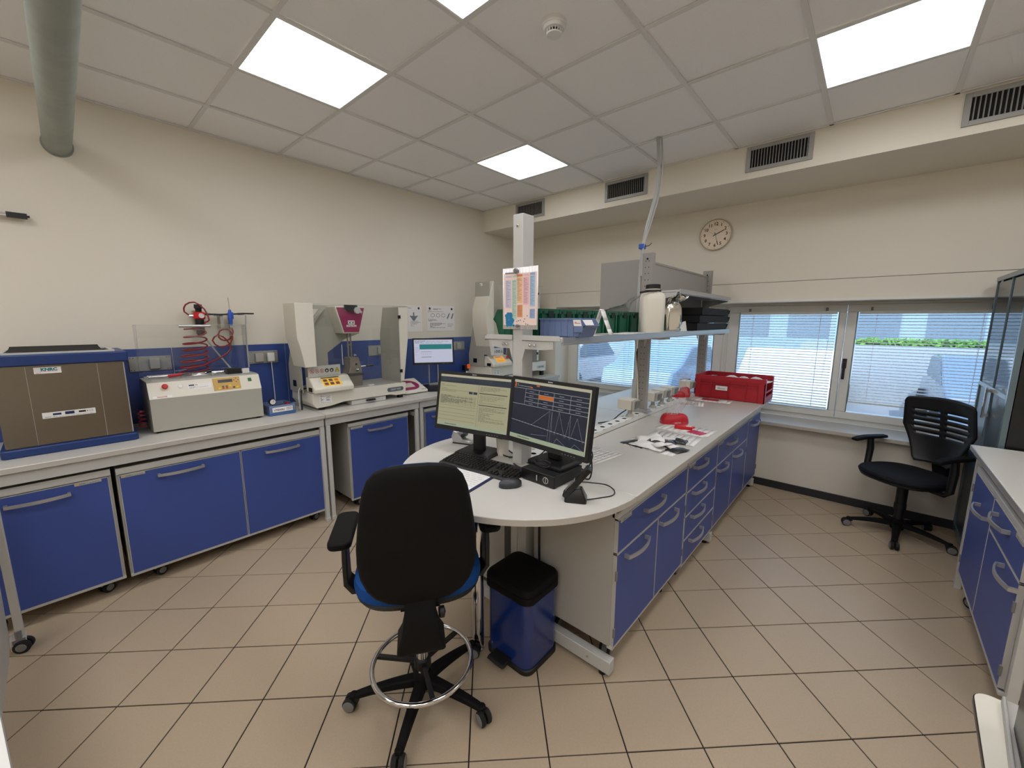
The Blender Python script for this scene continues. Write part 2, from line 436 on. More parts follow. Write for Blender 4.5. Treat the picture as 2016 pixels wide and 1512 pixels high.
LL = {(-2, -1): 'large square LED ceiling panel at the upper left of the picture',
      (0, -1): 'bluish white LED ceiling panel cut off by the top edge, left of the smoke detector',
      (-2, 2): 'LED ceiling panel nearest the room corner, smallest in the picture',
      (2, 2): 'LED ceiling panel at the upper right near the air vents'}
for (i, j), cool in LIGHTS.items():
    x, y = gx0+.6*i+.3, gy0+.6*j+.3
    vis = (i, j) in LL
    t = thing('ceiling_light', LL.get((i, j), 'square LED ceiling panel out of the picture, beside or behind the camera'), 'ceiling light', (x, y, HC), 0, None if vis else 'LED panels out of view')
    part(t, 'diffuser', MB().box(-.283, .283, -.283, .283, .002, .012), panelc_m if cool else panel_m)
    fb = MB()
    for a in (-1, 1): fb.box(a*.283, a*.296, -.296, .296, -.002, .02).box(-.283, .283, a*.283, a*.296, -.002, .02)
    part(t, 'light_frame', fb, white_m)
# --- smoke detector
t = thing('smoke_detector', 'round white smoke detector on the ceiling', 'smoke detector', (-1.262, 1.712, HC+.006))
part(t, 'mounting_base', MB().lathe([(.058, 0), (.058, -.018), (.054, -.024)]), white_m)
part(t, 'sensor_head', MB().lathe([(.0, -.02), (.052, -.024), (.050, -.031), (.045, -.036), (.036, -.037), (.034, -.038)]), white_m)
part(t, 'sensing_chamber', MB().cyl((0,0,-.034), (0,0,-.052), .029), dblack_m)
rb = MB()
for k in range(16):
    a = 2*PI*k/16; rb.mb(MB().box(.030, .036, -.0016, .0016, -.054, -.034), Rz(math.degrees(a)))
part(t, 'cage_ribs', rb, white_m)
part(t, 'end_cap', MB().lathe([(.0, -.052), (.036, -.052), (.034, -.057), (.018, -.060), (0, -.061)][::-1]), white_m)
# --- air vents on the boxed duct
VL = ['grey air grille nearest the right edge of the picture', 'grey air grille above the wall clock', 'grey air grille between the clock one and the corner',
      'grey air grille nearest the corner, partly behind the white post']
for (xa, xb), lb in zip(((.262, .72), (-.90, -.468), (-2.145, -1.71), (-3.32, -2.897)), VL):
    w = xb-xa; t = thing('air_vent', lb, 'air vent', ((xa+xb)/2, YS, 2.785+.0925))
    hw, hh = w/2, .0925
    fb = MB()
    for a in (-1, 1):
        fb.box(a*hw, a*(hw-.03), -.012, 0, -hh, hh); fb.box(-hw+.03, hw-.03, -.012, 0, a*hh, a*(hh-.028))
    part(t, 'vent_frame', fb, vent_m, bevel=.002)
    part(t, 'duct_opening', MB().box(-hw+.03, hw-.03, -.0035, -.001, -hh+.028, hh-.028), dark_m)  # dark sheet stands in for the shade inside the duct
    n = 19; sm = mesh_of('vent_slat', MB().mb(MB().box(-.0015, .0015, -.011, -.001, -hh+.026, hh-.026), Rz(28)), vent_m)
    for k in range(n):
        part(t, 'vent_slat', sm, None, loc=(-hw+.03+(k+.5)*(w-.06)/n, 0, 0))
# --- round grey duct reaching the left wall
t = thing('ventilation_duct', 'stained grey round duct running to the left wall below the ceiling', 'duct', (XL, .152, 2.683))
part(t, 'duct_pipe', MB().cyl((0, 0, 0), (2.6, -.045, -.095), .063, n=32), duct_m)
part(t, 'wall_collar', MB().lathe([(.0, 0), (.071, 0), (.071, .012), (.0, .012)], ax='x'), duct_m)
# small wall arm at far left
t = thing('wall_bracket', 'thin chrome folding arm on the wall at the left edge', 'wall bracket', (XL, -.10, 2.225))
part(t, 'arm', MB().box(.03, .05, -.5, .06, -.010, -.004).box(.03, .05, -.5, .05, .004, .010), chrome_m)
part(t, 'clamp', MB().box(.025, .055, .0, .08, -.014, .014).cyl((.04, .09, 0), (.04, .06, 0), .006), black_m)
part(t, 'wall_plate', MB().box(0, .03, -.42, -.36, -.04, .04), black_m)
# ================================================================== WINDOWS
YF = YW+WD
def window(idx, x0, x1, sashes):
    w = struct('window_%d' % idx)
    z0, z1 = .668, WZ1
    fb = MB(); f = .05
    fb.box(x0, x1, YF, YF+.07, z0, z0+f).box(x0, x1, YF, YF+.07, z1-f+.02, z1).box(x0, x0+f, YF, YF+.07, z0+f, z1-f+.02).box(x1-f, x1, YF, YF+.07, z0+f, z1-f+.02)
    part(w, 'window_frame', fb, pvc_m, bevel=.004)
    for (sx0, sx1, gx0_, gx1_) in sashes:
        sb = MB(); sz0, sz1, gz0, gz1 = z0+.045, z1-.025, .782, 1.708
        sb.box(sx0, sx1, YF-.018, YF+.05, sz0, gz0).box(sx0, sx1, YF-.018, YF+.05, gz1, sz1)
        sb.box(sx0, gx0_, YF-.018, YF+.05, gz0, gz1).box(gx1_, sx1, YF-.018, YF+.05, gz0, gz1)
        s_ = part(w, 'sash', sb, pvc_m, bevel=.005)
        part(s_, 'pane', MB().box(gx0_-.01, gx1_+.01, YF+.02, YF+.024, gz0-.01, gz1+.01), glass_m)
        gk = MB()
        for a, b_ in ((gx0_, gx0_+.006), (gx1_-.006, gx1_)): gk.box(a, b_, YF-.019, YF-.012, gz0, gz1)
        part(s_, 'pane_gasket', gk, mgrey_m)
    return w
g1 = [(-3.20, -2.165, -3.085, -2.235), (-2.160, -1.235, -2.06, -1.325)]
g2 = [(-1.185, -.207, -1.085, -.258), (-.203, .88, -.130, .765)]
w1 = window(1, WX0, -1.21, g1); w2 = window(2, -1.21, WX1, g2); window(3, WX1+.12, 2.5, [(1.10, 1.78, 1.18, 1.70), (1.785, 2.45, 1.86, 2.37)])  # the third window, out of view, is added for extra daylight
for wo, x in ((w1, -2.195), (w2, -.178)):
    part(wo, 'window_handle', MB().cyl((x, YF-.018, 1.235), (x, YF-.045, 1.235), .014, n=14).box(x-.011, x+.011, YF-.06, YF-.045, 1.09, 1.248).box(x-.016, x+.016, YF-.024, YF-.018, 1.19, 1.28), black_m, bevel=.003)
# blinds: one per sash
BL = ['white venetian blind in the far left window sash, left of the island shelf post', 'white venetian blind seen under the island shelf between its two far posts',
      'white venetian blind behind the red crate, left of the central window handle', 'white venetian blind behind the black mesh chair, not lowered to the sill']
for k, (sx0, sx1, a, b_) in enumerate(g1+g2):
    w = b_-a-.03; zt_ = 1.700; zb_ = .80 if k < 3 else .885
    t = thing('venetian_blind', BL[k], 'blind', ((a+b_)/2, YF-.034, zt_))
    part(t, 'headrail', MB().box(-w/2, w/2, -.013, .013, -.012, .018), pvc_m, bevel=.002)
    for x in (-w/2+.08, w/2-.08): part(t, 'hanging_hook', MB().box(x-.008, x+.008, -.010, .016, .018, .048), mgrey_m)
    sm = MB(); n = 5
    pr_ = [(-.0125+.025*q/(n-1), .0022*(1-((q-2)/2)**2)) for q in range(n)]
    sm.loft([[(x, y, z) for y, z in pr_]+[(x, y, z-.0006) for y, z in pr_[::-1]] for x in (-w/2, w/2)])
    sm2 = MB().mb(sm, Rx(14)); sme = mesh_of('slat', sm2, slat_m)
    pitch_ = .0265; z = -.026; m_ = 0
    while zt_+z > zb_+.016:
        part(t, 'slat', sme, None, loc=(0, 0, z)); z -= pitch_; m_ += 1
    part(t, 'bottom_rail', MB().box(-w/2, w/2, -.011, .011, zb_-zt_-.006, zb_-zt_+.006), pvc_m, bevel=.002)
    for x in (-w/2+.12, w/2-.12):
        for y in (-.0135, .0135): part(t, 'ladder_cord', MB().tube([(x, y, 0), (x, y, zb_-zt_)], .0013, 5), white_m)
    part(t, 'pull_cord', MB().tube([(w/2-.04, -.02, 0), (w/2-.045, -.024, -.3), (w/2-.06, -.022, -.62)], .0016, 5, smooth=4), mgrey_m if k == 3 else white_m)
# ================================================================== OUTSIDE

asph = mat('sunlit_paving', (128, 136, 146), .9, noise=.12, nscale=1.5)
o = solo('car_park_ground', 'sunlit paved car park outside the windows', 'ground', MB().box(-40, 25, YW+.6, 60, -.5, -.35), asph)
hm = mat('hedge_leaves', (84, 138, 44), .7, noise=.5, nscale=30)
hb = MB(); rg = random.Random(5)
plb = MB().box(-1.4, 5.2, 12.9, 13.8, -.35, 1.07)
for k in range(1800):
    x = rg.uniform(-.3, 5); z = rg.uniform(1.09, 1.21); y = 13.0+rg.uniform(-.1, .25)
    s_ = rg.uniform(.03, .07); a = Vector((rg.uniform(-1,1), rg.uniform(-1,1), rg.uniform(-1,1))).normalized(); b2 = a.orthogonal().normalized()
    c = Vector((x, y, z)); hb.quad(c-a*s_, c-b2*s_*.6, c+a*s_, c+b2*s_*.6)
hb.box(-.3, 5, 13.1, 13.6, 1.07, 1.17)
solo('hedge', 'sunlit green hedge beyond the car park', 'hedge', hb, hm, kind='stuff')
solo('planter_wall', 'low pale wall under the hedge beyond the car park', 'wall', plb, mat('planter_concrete', (138, 148, 158), .8))
bl = mat('outside_building_render', (118, 140, 156), .8, noise=.05, nscale=2)
t = thing('far_building', 'pale blue grey building beyond the hedge', 'building', (-6, 24, -.35))
part(t, 'facade', MB().box(-24, 22, 0, 6, 0, 9), bl)
wf = mat('outside_dark_glass', (84, 104, 124), .3)
for zz in (1.2, 4.4):
    for k in range(-9, 9):
        part(t, 'far_window', MB().box(k*2.4+.4, k*2.4+2.0, -.03, 0, zz, zz+1.6), wf)
carp = {}
def car(x, y, c, label, rz=0):
    cm = mat('car_paint', c, .25, spec=.6, coat=.6)
    t = thing('car', label, 'car', (x, y, -.35), rz)
    body = [(-2.1,.35),(-2.12,.62),(-1.9,.82),(-1.0,.92),(-.45,1.38),(.9,1.42),(1.55,1.0),(2.05,.9),(2.15,.6),(2.1,.32),(1.65,.28),(1.25,.28),(-1.1,.28),(-1.5,.28)]
    part(t, 'car_body', MB().prism([(-p[0], p[1]) for p in body], -.82, .82, 'y'), cm, bevel=.06, seg=3)
    gb_ = MB().prism([(.95, .95), (.47, 1.33), (-.82, 1.36), (-1.4, .98)], -.835, .835, 'y')
    part(t, 'car_windows', gb_, wf)
    part(t, 'windscreen', MB().prism([(.49, 1.36), (.47, 1.34), (1.0, .93), (1.03, .95)], -.7, .7, 'y'), wf)
    for sx in (-1.3, 1.3):
        for sy in (-.8, .8):
            part(t, 'wheel', MB().lathe([(0, -.09), (.2, -.1), (.31, -.08), (.31, .08), (.2, .1), (0, .09)], (sx, sy, .31), 20, ax='y'), rubber_m)
car(-3.9, 10.6, (104, 132, 164), 'mid blue car parked outside the left window', 90)
car(-1.2, 10.8, (196, 204, 212), 'white car parked outside behind the red crate', 90)
car(1.7, 10.6, (92, 112, 138), 'slate blue car parked outside the right window', 90)
car(-6.8, 10.6, (190, 196, 204), 'silver car parked furthest left outside', 90)
car(-9.6, 10.6, (150, 40, 44), 'dark red car parked at the far left end of the row', 90)
# ================================================================== CABINETS AND BENCHES
def handle_bar(L=.23):
    b = MB(); n = 12; ro = []
    for k in range(n+1):
        u = -1+2*k/n; x = u*L/2; y = -.022-.020*(1-u*u)
        ro.append([(x, y-.0035, -.0085), (x, y+.0035, -.0085), (x, y+.0035, .0085), (x, y-.0035, .0085)])
    b.loft(ro)
    for s_ in (-1, 1): b.box(s_*(L/2-.012), s_*(L/2+.001), -.026, .0, -.0085, .0085)
    return b
HB = mesh_of('handle', handle_bar(), alu_m)
def caster(b, x, y, face=0):
    """twin wheel castor reaching z = 0; m0 grey, m1 black"""
    b.cyl((x, y, .06), (x, y, .11), .012, n=10, m=0)
    d = Rz(face)
    c = MB()
    for s_ in (-1, 1):
        c.lathe([(0, s_*.006), (.030, s_*.006), (.032, s_*.010), (.032, s_*.022), (.026, s_*.026), (0, s_*.027)][::s_], (.012, 0, .032), 20, m=1, ax='y')
        c.lathe([(.0, s_*.0265), (.020, s_*.0265), (.018, s_*.029), (0, s_*.029)][::s_], (.012, 0, .032), 16, m=0, ax='y')
    c.box(-.02, .02, -.012, .012, .048, .068, m=0)
    b.mb(c, Tr(x, y, 0) @ d)
def cabinet(label, loc, rz, w, d, fronts, zb=.13, zt=.80, group=None, casters=(), tag=None, zf=None):
    t = thing('base_cabinet', label, 'cabinet', loc, rz, group)
    b = MB(); e = .018
    b.box(0, e, .018, d, zb, zt-.0).box(w-e, w, .018, d, zb, zt).box(e, w-e, d-e, d, zb, zt)
    b.box(e, w-e, .018, d-e, zb, zb+e).box(e, w-e, .018, d-e, zt-e, zt)
    part(t, 'carcass', b, grey_m)
    part(t, 'top_rail', MB().box(0, w, .002, .03, (zf or zt-.03), zt+.0), frame_m, bevel=.002)
    part(t, 'bottom_rail', MB().box(0, w, .002, .03, zb-.012, zb+.006), frame_m, bevel=.002)
    for (kind, x0, x1, z0, z1, hx, hz, hinge) in fronts:
        g = .0022
        o = part(t, kind, MB().box(x0+g+.003, x1-g-.003, 0, .017, z0+g+.003, z1-g-.003), blue_m)
        eb = MB()
        for a, b_ in ((x0+g, x0+g+.003), (x1-g-.003, x1-g)): eb.box(a, b_, -.0006, .0175, z0+g, z1-g)
        for a, b_ in ((z0+g, z0+g+.003), (z1-g-.003, z1-g)): eb.box(x0+g, x1-g, -.0006, .0175, a, b_)
        part(o, 'edge_band', eb, edge_m)
        if hz:
            part(o, 'handle', HB, None, loc=(hx, 0, hz))
        if hinge is not None:
            hb_ = MB()
            for z in (z0+.08, z1-.10): hb_.box(hinge-.006, hinge+.006, -.006, .002, z-.022, z+.022)
            part(o, 'hinges', hb_, mgrey_m, bevel=.001)
    if tag is not None:
        lb = MB().box(tag, tag+.105, -.003, 0, (zf or zt-.03)-.022, (zf or zt-.03)-.006, 0)
        lb.box(tag+.004, tag+.013, -.0034, -.003, (zf or zt-.03)-.019, (zf or zt-.03)-.009, 1)
        textlines(lb, tag+.018, tag+.1, (zf or zt-.03)-.018, (zf or zt-.03)-.010, 2, -.0033, 2, .0022, 3)
        part(t, 'label_holder', lb, [grey_m, brass_m, ink_m])
    for x, y, fa in casters:
        cb = MB(); caster(cb, x, y, fa); part(t, 'castor', cb, [mgrey_m, rubber_m])
    return t
# ---- island cabinets, right side (fronts at x=-.74 facing +x)
FX = -.74
cs = [(.08, .08, 20), (.72, .08, 40), (.08, .38, 0), (.72, .38, 0)]
cabinet('blue island cabinet nearest the camera, one wide drawer over two doors', (FX, 1.527, 0), 90, .873, .46,
    [('drawer', 0, .873, .610, .772, .375, .725, None), ('door', 0, .458, .148, .608, .19, .572, .001), ('door', .458, .873, .148, .608, .585, .572, .872)],
    zb=.148, zt=.802, casters=cs, tag=.02, zf=.774)
cabinet('narrow blue island cabinet with a stack of four drawers', (FX, 2.412, 0), 90, .618, .46,
    [('drawer', 0, .618, a, b_, .21, (a+b_)/2+.05, None) for a, b_ in ((.602, .772), (.447, .600), (.292, .445), (.128, .290))],
    zb=.128, zt=.802, casters=[(.08, .08, 0), (.54, .08, 30), (.08, .38, 0), (.54, .38, 0)], tag=.02, zf=.774)
cabinet('blue island cabinet third from the round end, a drawer over two doors', (FX, 3.036, 0), 90, .915, .46,
    [('drawer', 0, .915, .602, .765, .33, .715, None), ('door', 0, .45, .128, .600, .12, .565, .001), ('door', .45, .915, .128, .600, .55, .562, .914)],
    zb=.128, zt=.802, casters=[(.08, .08, 0), (.83, .08, 0), (.08, .38, 0), (.83, .38, 0)], tag=.02, zf=.770)
cabinet('blue island cabinet with one tall door, next to the window wall', (FX, 3.957, 0), 90, .495, .46,
    [('door', 0, .495, .128, .765, .20, .705, .494)],
    zb=.128, zt=.802, casters=[(.06, .08, 0), (.43, .08, 0), (.06, .38, 0), (.43, .38, 0)], tag=.02, zf=.770)
# ---- island cabinets on the hidden far side
for k, y in enumerate((2.43, 3.44)):
    cabinet('island cabinet on the side away from the camera, doors toward the left bench' + (', near unit' if k == 0 else ', far unit'), (-1.83, y, 0), -90, .90, .42,
        [('door', 0, .45, .128, .765, .34, .70, None), ('door', .45, .90, .128, .765, .56, .70, None)], zb=.128, zt=.802,
        casters=[(.08, .08, 0), (.82, .08, 0), (.08, .34, 0), (.82, .34, 0)])
# ---- left bench cabinets (fronts x=-3.19)
LX = -3.195
cabinet('blue cabinet under the stainless bath at the left edge', (LX, -.435, 0), 90, .565, .5,
    [('door', .01, .555, .105, .735, .287, .683, None)], zb=.105, zt=.775, casters=[(.06, .07, 0), (.47, .10, 30), (.06, .42, 0), (.5, .42, 0)], tag=.42, zf=.737)
cabinet('wide blue two-door cabinet under the slant fronted machine', (LX, .150, 0), 90, 1.185, .5,
    [('door', .008, .62, .100, .728, .295, .682, None), ('door', .62, 1.178, .100, .728, .885, .682, None)], zb=.100, zt=.768,
    casters=[(.13, .09, 20), (1.10, .09, 20), (.08, .42, 0), (1.10, .42, 0)], tag=.02, zf=.730)
cabinet('blue single door cabinet with an open gap on its left, under the pendulum machine', (LX, 1.548, 0), 90, .585, .5,
    [('door', .006, .579, .100, .735, .285, .682, None)], zb=.100, zt=.768, casters=[(.08, .09, 20), (.5, .09, 0), (.08, .42, 0), (.5, .42, 0)], tag=.02, zf=.737)
cabinet('blue cabinet on the far left bench, half hidden by the round desk end', (LX, 2.315, 0), 90, .80, .5,
    [('door', .006, .398, .100, .735, .2, .682, None), ('door', .402, .794, .100, .735, .6, .682, None)], zb=.100, zt=.768, casters=[(.08, .09, 0), (.7, .09, 0), (.08, .42, 0), (.7, .42, 0)], zf=.737)
cabinet('blue cabinet in the corner under the second pendulum machine', (LX, 3.15, 0), 90, .80, .5,
    [('door', .006, .398, .100, .735, .2, .682, None), ('door', .402, .794, .100, .735, .6, .682, None)], zb=.100, zt=.768, casters=[(.08, .09, 0), (.7, .09, 0), (.08, .42, 0), (.7, .42, 0)], zf=.737)
# ---- right cabinet (front x=.515 facing -x)
cabinet('blue cabinet at the right edge, tall door beside a drawer over a door', (.515, 3.385, 0), -90, 1.05, .6,
    [('door', .006, .478, .175, .790, .34, .665, .01), ('drawer', .480, 1.044, .635, .790, .70, .775-.03, None), ('door', .480, 1.044, .175, .633, .93, .60, 1.040)],
    zb=.165, zt=.815, casters=[(.06, .06, 40), (.97, .08, 0), (.06, .5, 0), (.97, .5, 0)], tag=.90, zf=.790)
# ---- left benches
def bench(label, y0, y1, legs, H=.89, xf=-3.15, xb=-3.865):
    t = thing('lab_bench', label, 'bench', (xf, y0, 0), 90)
    w = y1-y0; D = xf-xb
    part(t, 'worktop', MB().box(.001, w-.001, 0, D, H-.030, H), top_m, bevel=.004)
    part(t, 'front_edge', MB().box(.001, w-.001, -.0015, .0, H-.030, H-.003), topedge_m, bevel=.001)
    part(t, 'frame_beam', MB().box(.004, w-.004, .018, .048, H-.095, H-.032), frame_m, bevel=.003); part(t, 'frame_beam', MB().box(.004, w-.004, D-.05, D-.02, H-.095, H-.032), frame_m)
    for lx in legs:
        part(t, 'leg', MB().box(lx, lx+.032, .02, .05, 0.02, H-.096).box(lx-.002, lx+.034, .015, .055, 0, .03), frame_m, bevel=.003)
        part(t, 'leg', MB().box(lx, lx+.032, D-.06, D-.03, 0, H-.096), frame_m, bevel=.003)
        part(t, 'foot_rail', MB().box(lx+.003, lx+.029, .056, D-.062, .72, .76), frame_m)
    return t
bench('long pale grey lab bench on the left wall, first from the camera', -.60, 1.345, [.01, 1.91])
bench('middle section of the left wall bench carrying the first pendulum machine', 1.349, 2.243, [.008, .852])
bench('far section of the left wall bench running into the corner', 2.247, 4.535, [.008, 2.24])
# ---- right bench top
t = thing('lab_bench', 'pale worktop over the blue cabinet at the right edge', 'bench', (.50, 2.28, 0))
part(t, 'worktop', MB().box(0, .9, 0, 1.275, .872, .9), top_m, bevel=.004)
part(t, 'front_edge', MB().box(-.002, 0, 0, 1.275, .874, .898), alu_m)
part(t, 'frame_beam', MB().box(.03, .05, .02, 1.25, .822, .870), frame_m)
for y in (.012, 1.235):
    part(t, 'leg', MB().box(.65, .68, y, y+.03, 0, .82).box(.05, .65, y, y+.03, .835, .868), frame_m)
    part(t, 'leg', MB().box(.03, .06, y, y+.03, 0, .82), frame_m)
# ---- island desk
IX0, IX1, IYJ, IYE = -1.90, -.67, 1.54, 4.505
t = thing('island_desk', 'white central laboratory island with a rounded end towards the camera', 'desk', (-1.285, 1.54, 0))
pts = [(.615*math.cos(PI+PI*k/40), .615*math.sin(PI+PI*k/40)) for k in range(41)]
part(t, 'rounded_end_top', MB().prism(pts, .872, .9, 'z'), top_m, bevel=.002)
eb = MB(); ro = []
for k in range(41):
    a = PI+PI*k/40; c_, s_ = math.cos(a), math.sin(a)
    ro.append([(.6152*c_, .6152*s_, .874), (.6165*c_, .6165*s_, .874), (.6165*c_, .6165*s_, .898), (.6152*c_, .6152*s_, .898)])
part(t, 'rounded_edge_band', eb.loft(ro), topedge_m)
for ya, yb in ((.002, 1.43), (1.432, 2.963)):
    part(t, 'worktop', MB().box(.048, .615, ya, yb, .872, .9), top_m, bevel=.003)
    part(t, 'worktop', MB().box(-.615, -.048, ya, yb, .872, .9), top_m, bevel=.003)
    part(t, 'edge_band', MB().box(.615, .6175, ya, yb, .874, .898), topedge_m)
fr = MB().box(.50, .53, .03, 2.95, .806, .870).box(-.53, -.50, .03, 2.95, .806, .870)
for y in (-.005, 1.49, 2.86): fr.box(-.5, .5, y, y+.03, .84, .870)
part(t, 'frame_beam', fr, dark_m)  # near-black beams paint in the shade of the gap under the worktop
for k, y in enumerate((-.035, 1.478, 2.86)):
    part(t, 'foot_beam', MB().box(-.525, .545, y, y+.045, .022, .088), frame_m, bevel=.003)
    gb2 = MB()
    for x in (-.50, -.15, .15, .50): gb2.cyl((x, y+.022, 0), (x, y+.022, .03), .018, n=12)
    part(t, 'levelling_feet', gb2, rubber_m)
    part(t, 'service_column', MB().box(-.05, .05, y, y+.07, .09, .87).box(-.052, -.01, y-.004, y, .09, .87).box(.012, .052, y-.004, y, .09, .87), frame_m)
part(t, 'bolt', MB().cyl((.43, -.036, .055), (.43, -.038, .055), .005, n=10), chrome_m)
part(t, 'chrome_leg', MB().cyl((-.038, -.298, .012), (-.038, -.298, .872), .030, n=24).cyl((-.038, -.298, 0), (-.038, -.298, .012), .034, n=24), chrome_m)
# service rail with round holes
rb = MB(); hx = .045; hr = .0165; N = 16; yy = .10
def ringcell(b, cx, cyy, z, hw, hl, r, dep):
    sq = []
    for i in range(N):
        a = 2*PI*(i+.5)/N; c_, s_ = math.cos(a), math.sin(a); k = 1/max(abs(c_)/hw, abs(s_)/hl); sq.append((cx+c_*k, cyy+s_*k, z))
    ci = [(cx+r*math.cos(2*PI*(i+.5)/N), cyy+r*math.sin(2*PI*(i+.5)/N), z) for i in range(N)]
    bo = [(p[0], p[1], z-dep) for p in ci]
    b.add(sq+ci, [(i, (i+1)%N, (i+1)%N+N, i+N) for i in range(N)], 0)
    b.add(ci+bo, [((i+1)%N, i, i+N, (i+1)%N+N) for i in range(N)]+[tuple(range(N, 2*N))], 1)
ys = [.08+.105*k for k in range(27)]
for y in ys: ringcell(rb, 0, y, .926, hx, .0525, hr, .012)
y0_, y1_ = ys[0]-.0525, ys[-1]+.0525
rb.quad((hx, y0_, .926), (hx, y1_, .926), (hx, y1_, .9), (hx, y0_, .9)).quad((-hx, y1_, .926), (-hx, y0_, .926), (-hx, y0_, .9), (-hx, y1_, .9))
rb.quad((-hx, y0_, .926), (hx, y0_, .926), (hx, y0_, .9), (-hx, y0_, .9)).quad((hx, y1_, .926), (-hx, y1_, .926), (-hx, y1_, .9), (hx, y1_, .9))
part(t, 'service_rail', rb, [white_m, dark_m])
# ---- shelf rack standing on the island spine
t = thing('shelf_rack', 'grey perforated three post shelf rack rising from the island spine', 'shelf rack', (-1.295, 1.50, 0))
def post(y, wx=.06, wy=.08, holes=True):
    b = MB().box(-wx/2, wx/2, y, y+wy, .927 if holes else .9005, 2.112)
    if holes:
        for k in range(24):
            z = 1.02+k*.045
            for x in (-.012, .012): b.cyl((x, y-.0006, z), (x, y, z), .0035, n=8, m=1)
        b.cyl((0, y-.003, 2.07), (0, y, 2.07), .007, n=12, m=1)
    else: b.cyl((-.003, y-.003, 2.06), (-.003, y, 2.06), .007, n=12, m=2)
    return b
part(t, 'post', post(0, holes=False), [frame_m, dark_m, chrome_m], bevel=.002)
part(t, 'post', post(1.45, .08, .045), [rackp_m, dark_m], bevel=.001)
part(t, 'post', post(2.87, .08, .045), [rackp_m, dark_m], bevel=.001)
for y in (1.43, 2.85): part(t, 'post_foot', MB().box(-.05, .07, y, y+.09, .927, .934).box(-.042, .062, y+.008, y+.075, .934, .95), alu_m, bevel=.001)
part(t, 'shelf_board', MB().box(.036, .262, .0, 2.75, 1.527, 1.545).box(-.225, -.036, .0, 2.75, 1.527, 1.545).box(-.036, .036, .085, 1.445, 1.527, 1.545), frame_m, bevel=.002)
part(t, 'shelf_lip', MB().box(.262, .268, .0, 2.75, 1.522, 1.548).cyl((.262, 0, 1.518), (.262, 2.75, 1.518), .007, n=10), alu_m)
part(t, 'shelf_lip', MB().box(-.231, -.225, .0, 2.75, 1.522, 1.548), alu_m)
for y in (-.004, 1.40, 2.82):
    bk = MB()
    for s_, L in ((1, .215), (-1, .17)):
        bk.prism([(s_*.03, 1.526), (s_*L, 1.526), (s_*(L-.0), 1.493), (s_*(L-.05), 1.487), (s_*.05, 1.487), (s_*.03, 1.43)], y, y+.004, 'y')
        bk.prism([(s_*.03, 1.553), (s_*(L+.035), 1.553), (s_*(L+.04), 1.530), (s_*.03, 1.530)], y-.004, y-.0005, 'y')
    part(t, 'shelf_bracket', bk, frame_m)
    if y < 0:
        for x in (-.085, -.062, .085, .112): part(t, 'bracket_screw', MB().lathe([(.0, -.016), (.006, -.014), (.0075, -.008), (.0075, -.003)], (x, 0, 1.507), 12, ax='y'), chrome_m)
part(t, 'end_panel', MB().box(-.395, -.045, 1.478, 1.49, 1.552, 2.075), rackp_m)
part(t, 'back_panel', MB().box(-.006, .006, 1.50, 2.865, 1.552, 2.045).box(-.010, .010, 1.50, 2.865, 2.045, 2.060), rackp_m)
part(t, 'upper_shelf', MB().box(.012, .255, 1.42, 2.74, 1.822, 1.836), frame_m, bevel=.002)
part(t, 'upper_shelf_lip', MB().box(.255, .262, 1.42, 2.74, 1.812, 1.842).cyl((.235, 1.42, 1.815), (.235, 2.74, 1.815), .008, n=10), alu_m)
for y in (1.41, 2.73): part(t, 'upper_bracket', MB().prism([(.012, 1.82), (.24, 1.82), (.24, 1.80), (.012, 1.74)], y, y+.004, 'y'), frame_m)
# ---- grey furniture at the far left and far right borders
t = thing('instrument_cabinet', 'grey cabinet side and white edged leg at the far left border', 'cabinet', (-2.99, -.26, 0))
part(t, 'corner_leg', MB().box(-.03, .0, -.03, .0, .06, .845).box(-.05, .004, -.05, .004, .012, .075), frame_m, bevel=.003)
part(t, 'side_panel', MB().prism([(.03, .845), (1.3, .845), (1.3, .30), (.95, .235), (.46, .225), (.35, .26), (.30, .50)], -.40, -.012, 'y'), grey_m, bevel=.004)
cb = MB(); caster(cb, .0, -.02, 70); part(t, 'castor', cb, [mgrey_m, rubber_m])
cb = MB(); caster(cb, 1.2, -.2, 70); part(t, 'castor', cb, [mgrey_m, rubber_m]); part(t, 'rear_leg', MB().box(1.18, 1.22, -.22, -.18, .10, .32), frame_m)
t = thing('white_table', 'white table top with a dark edge at the bottom left corner', 'table', (-1.15, -.148, 0), 7)
part(t, 'table_top', MB().prism(rrect(-.55, .55, -.60, 0, .02), .727, .75, 'z'), white_m)
part(t, 'table_edge', MB().prism(rrect(-.552, .552, -.602, .002, .022), .7285, .7485, 'z'), mgrey_m)
for x in (-.5, .47):
    for y in (-.56, -.08): part(t, 'leg', MB().box(x, x+.03, y, y+.03, 0, .7275), mgrey_m)
t = thing('side_table', 'cream corner of a table with dark edge at the bottom right', 'table', (.30, .95, 0), -3)
part(t, 'table_top', MB().prism(rrect(-.055, .75, -.6, .42, .03, 6), .735, .75, 'z'), offw_m)
part(t, 'table_edge', MB().prism(rrect(-.057, .752, -.602, .422, .031, 6), .7355, .7475, 'z'), dblack_m)
for x in (.02, .70):
    for y in (-.56, .34): part(t, 'leg', MB().box(x, x+.03, y, y+.03, 0, .7355), mgrey_m)
solo('equipment_tray', 'grey tray on the cream table at the bottom right', 'tray', MB().box(0, .5, -.5, .40, .751, .765).box(0, .006, -.5, .40, .765, .772), grey_m, (.268, .96, 0), -5.7, bevel=.002)
t = thing('desk_printer', 'dark device cut off by the right edge above the cream table', 'printer', (.282, .90, .7655), -4)
part(t, 'printer_body', MB().box(0, .36, -.4, .36, 0, .16), dblack_m, bevel=.01)
part(t, 'paper_tray', MB().box(.30, .42, -.25, .2, .03, .055), mgrey_m)
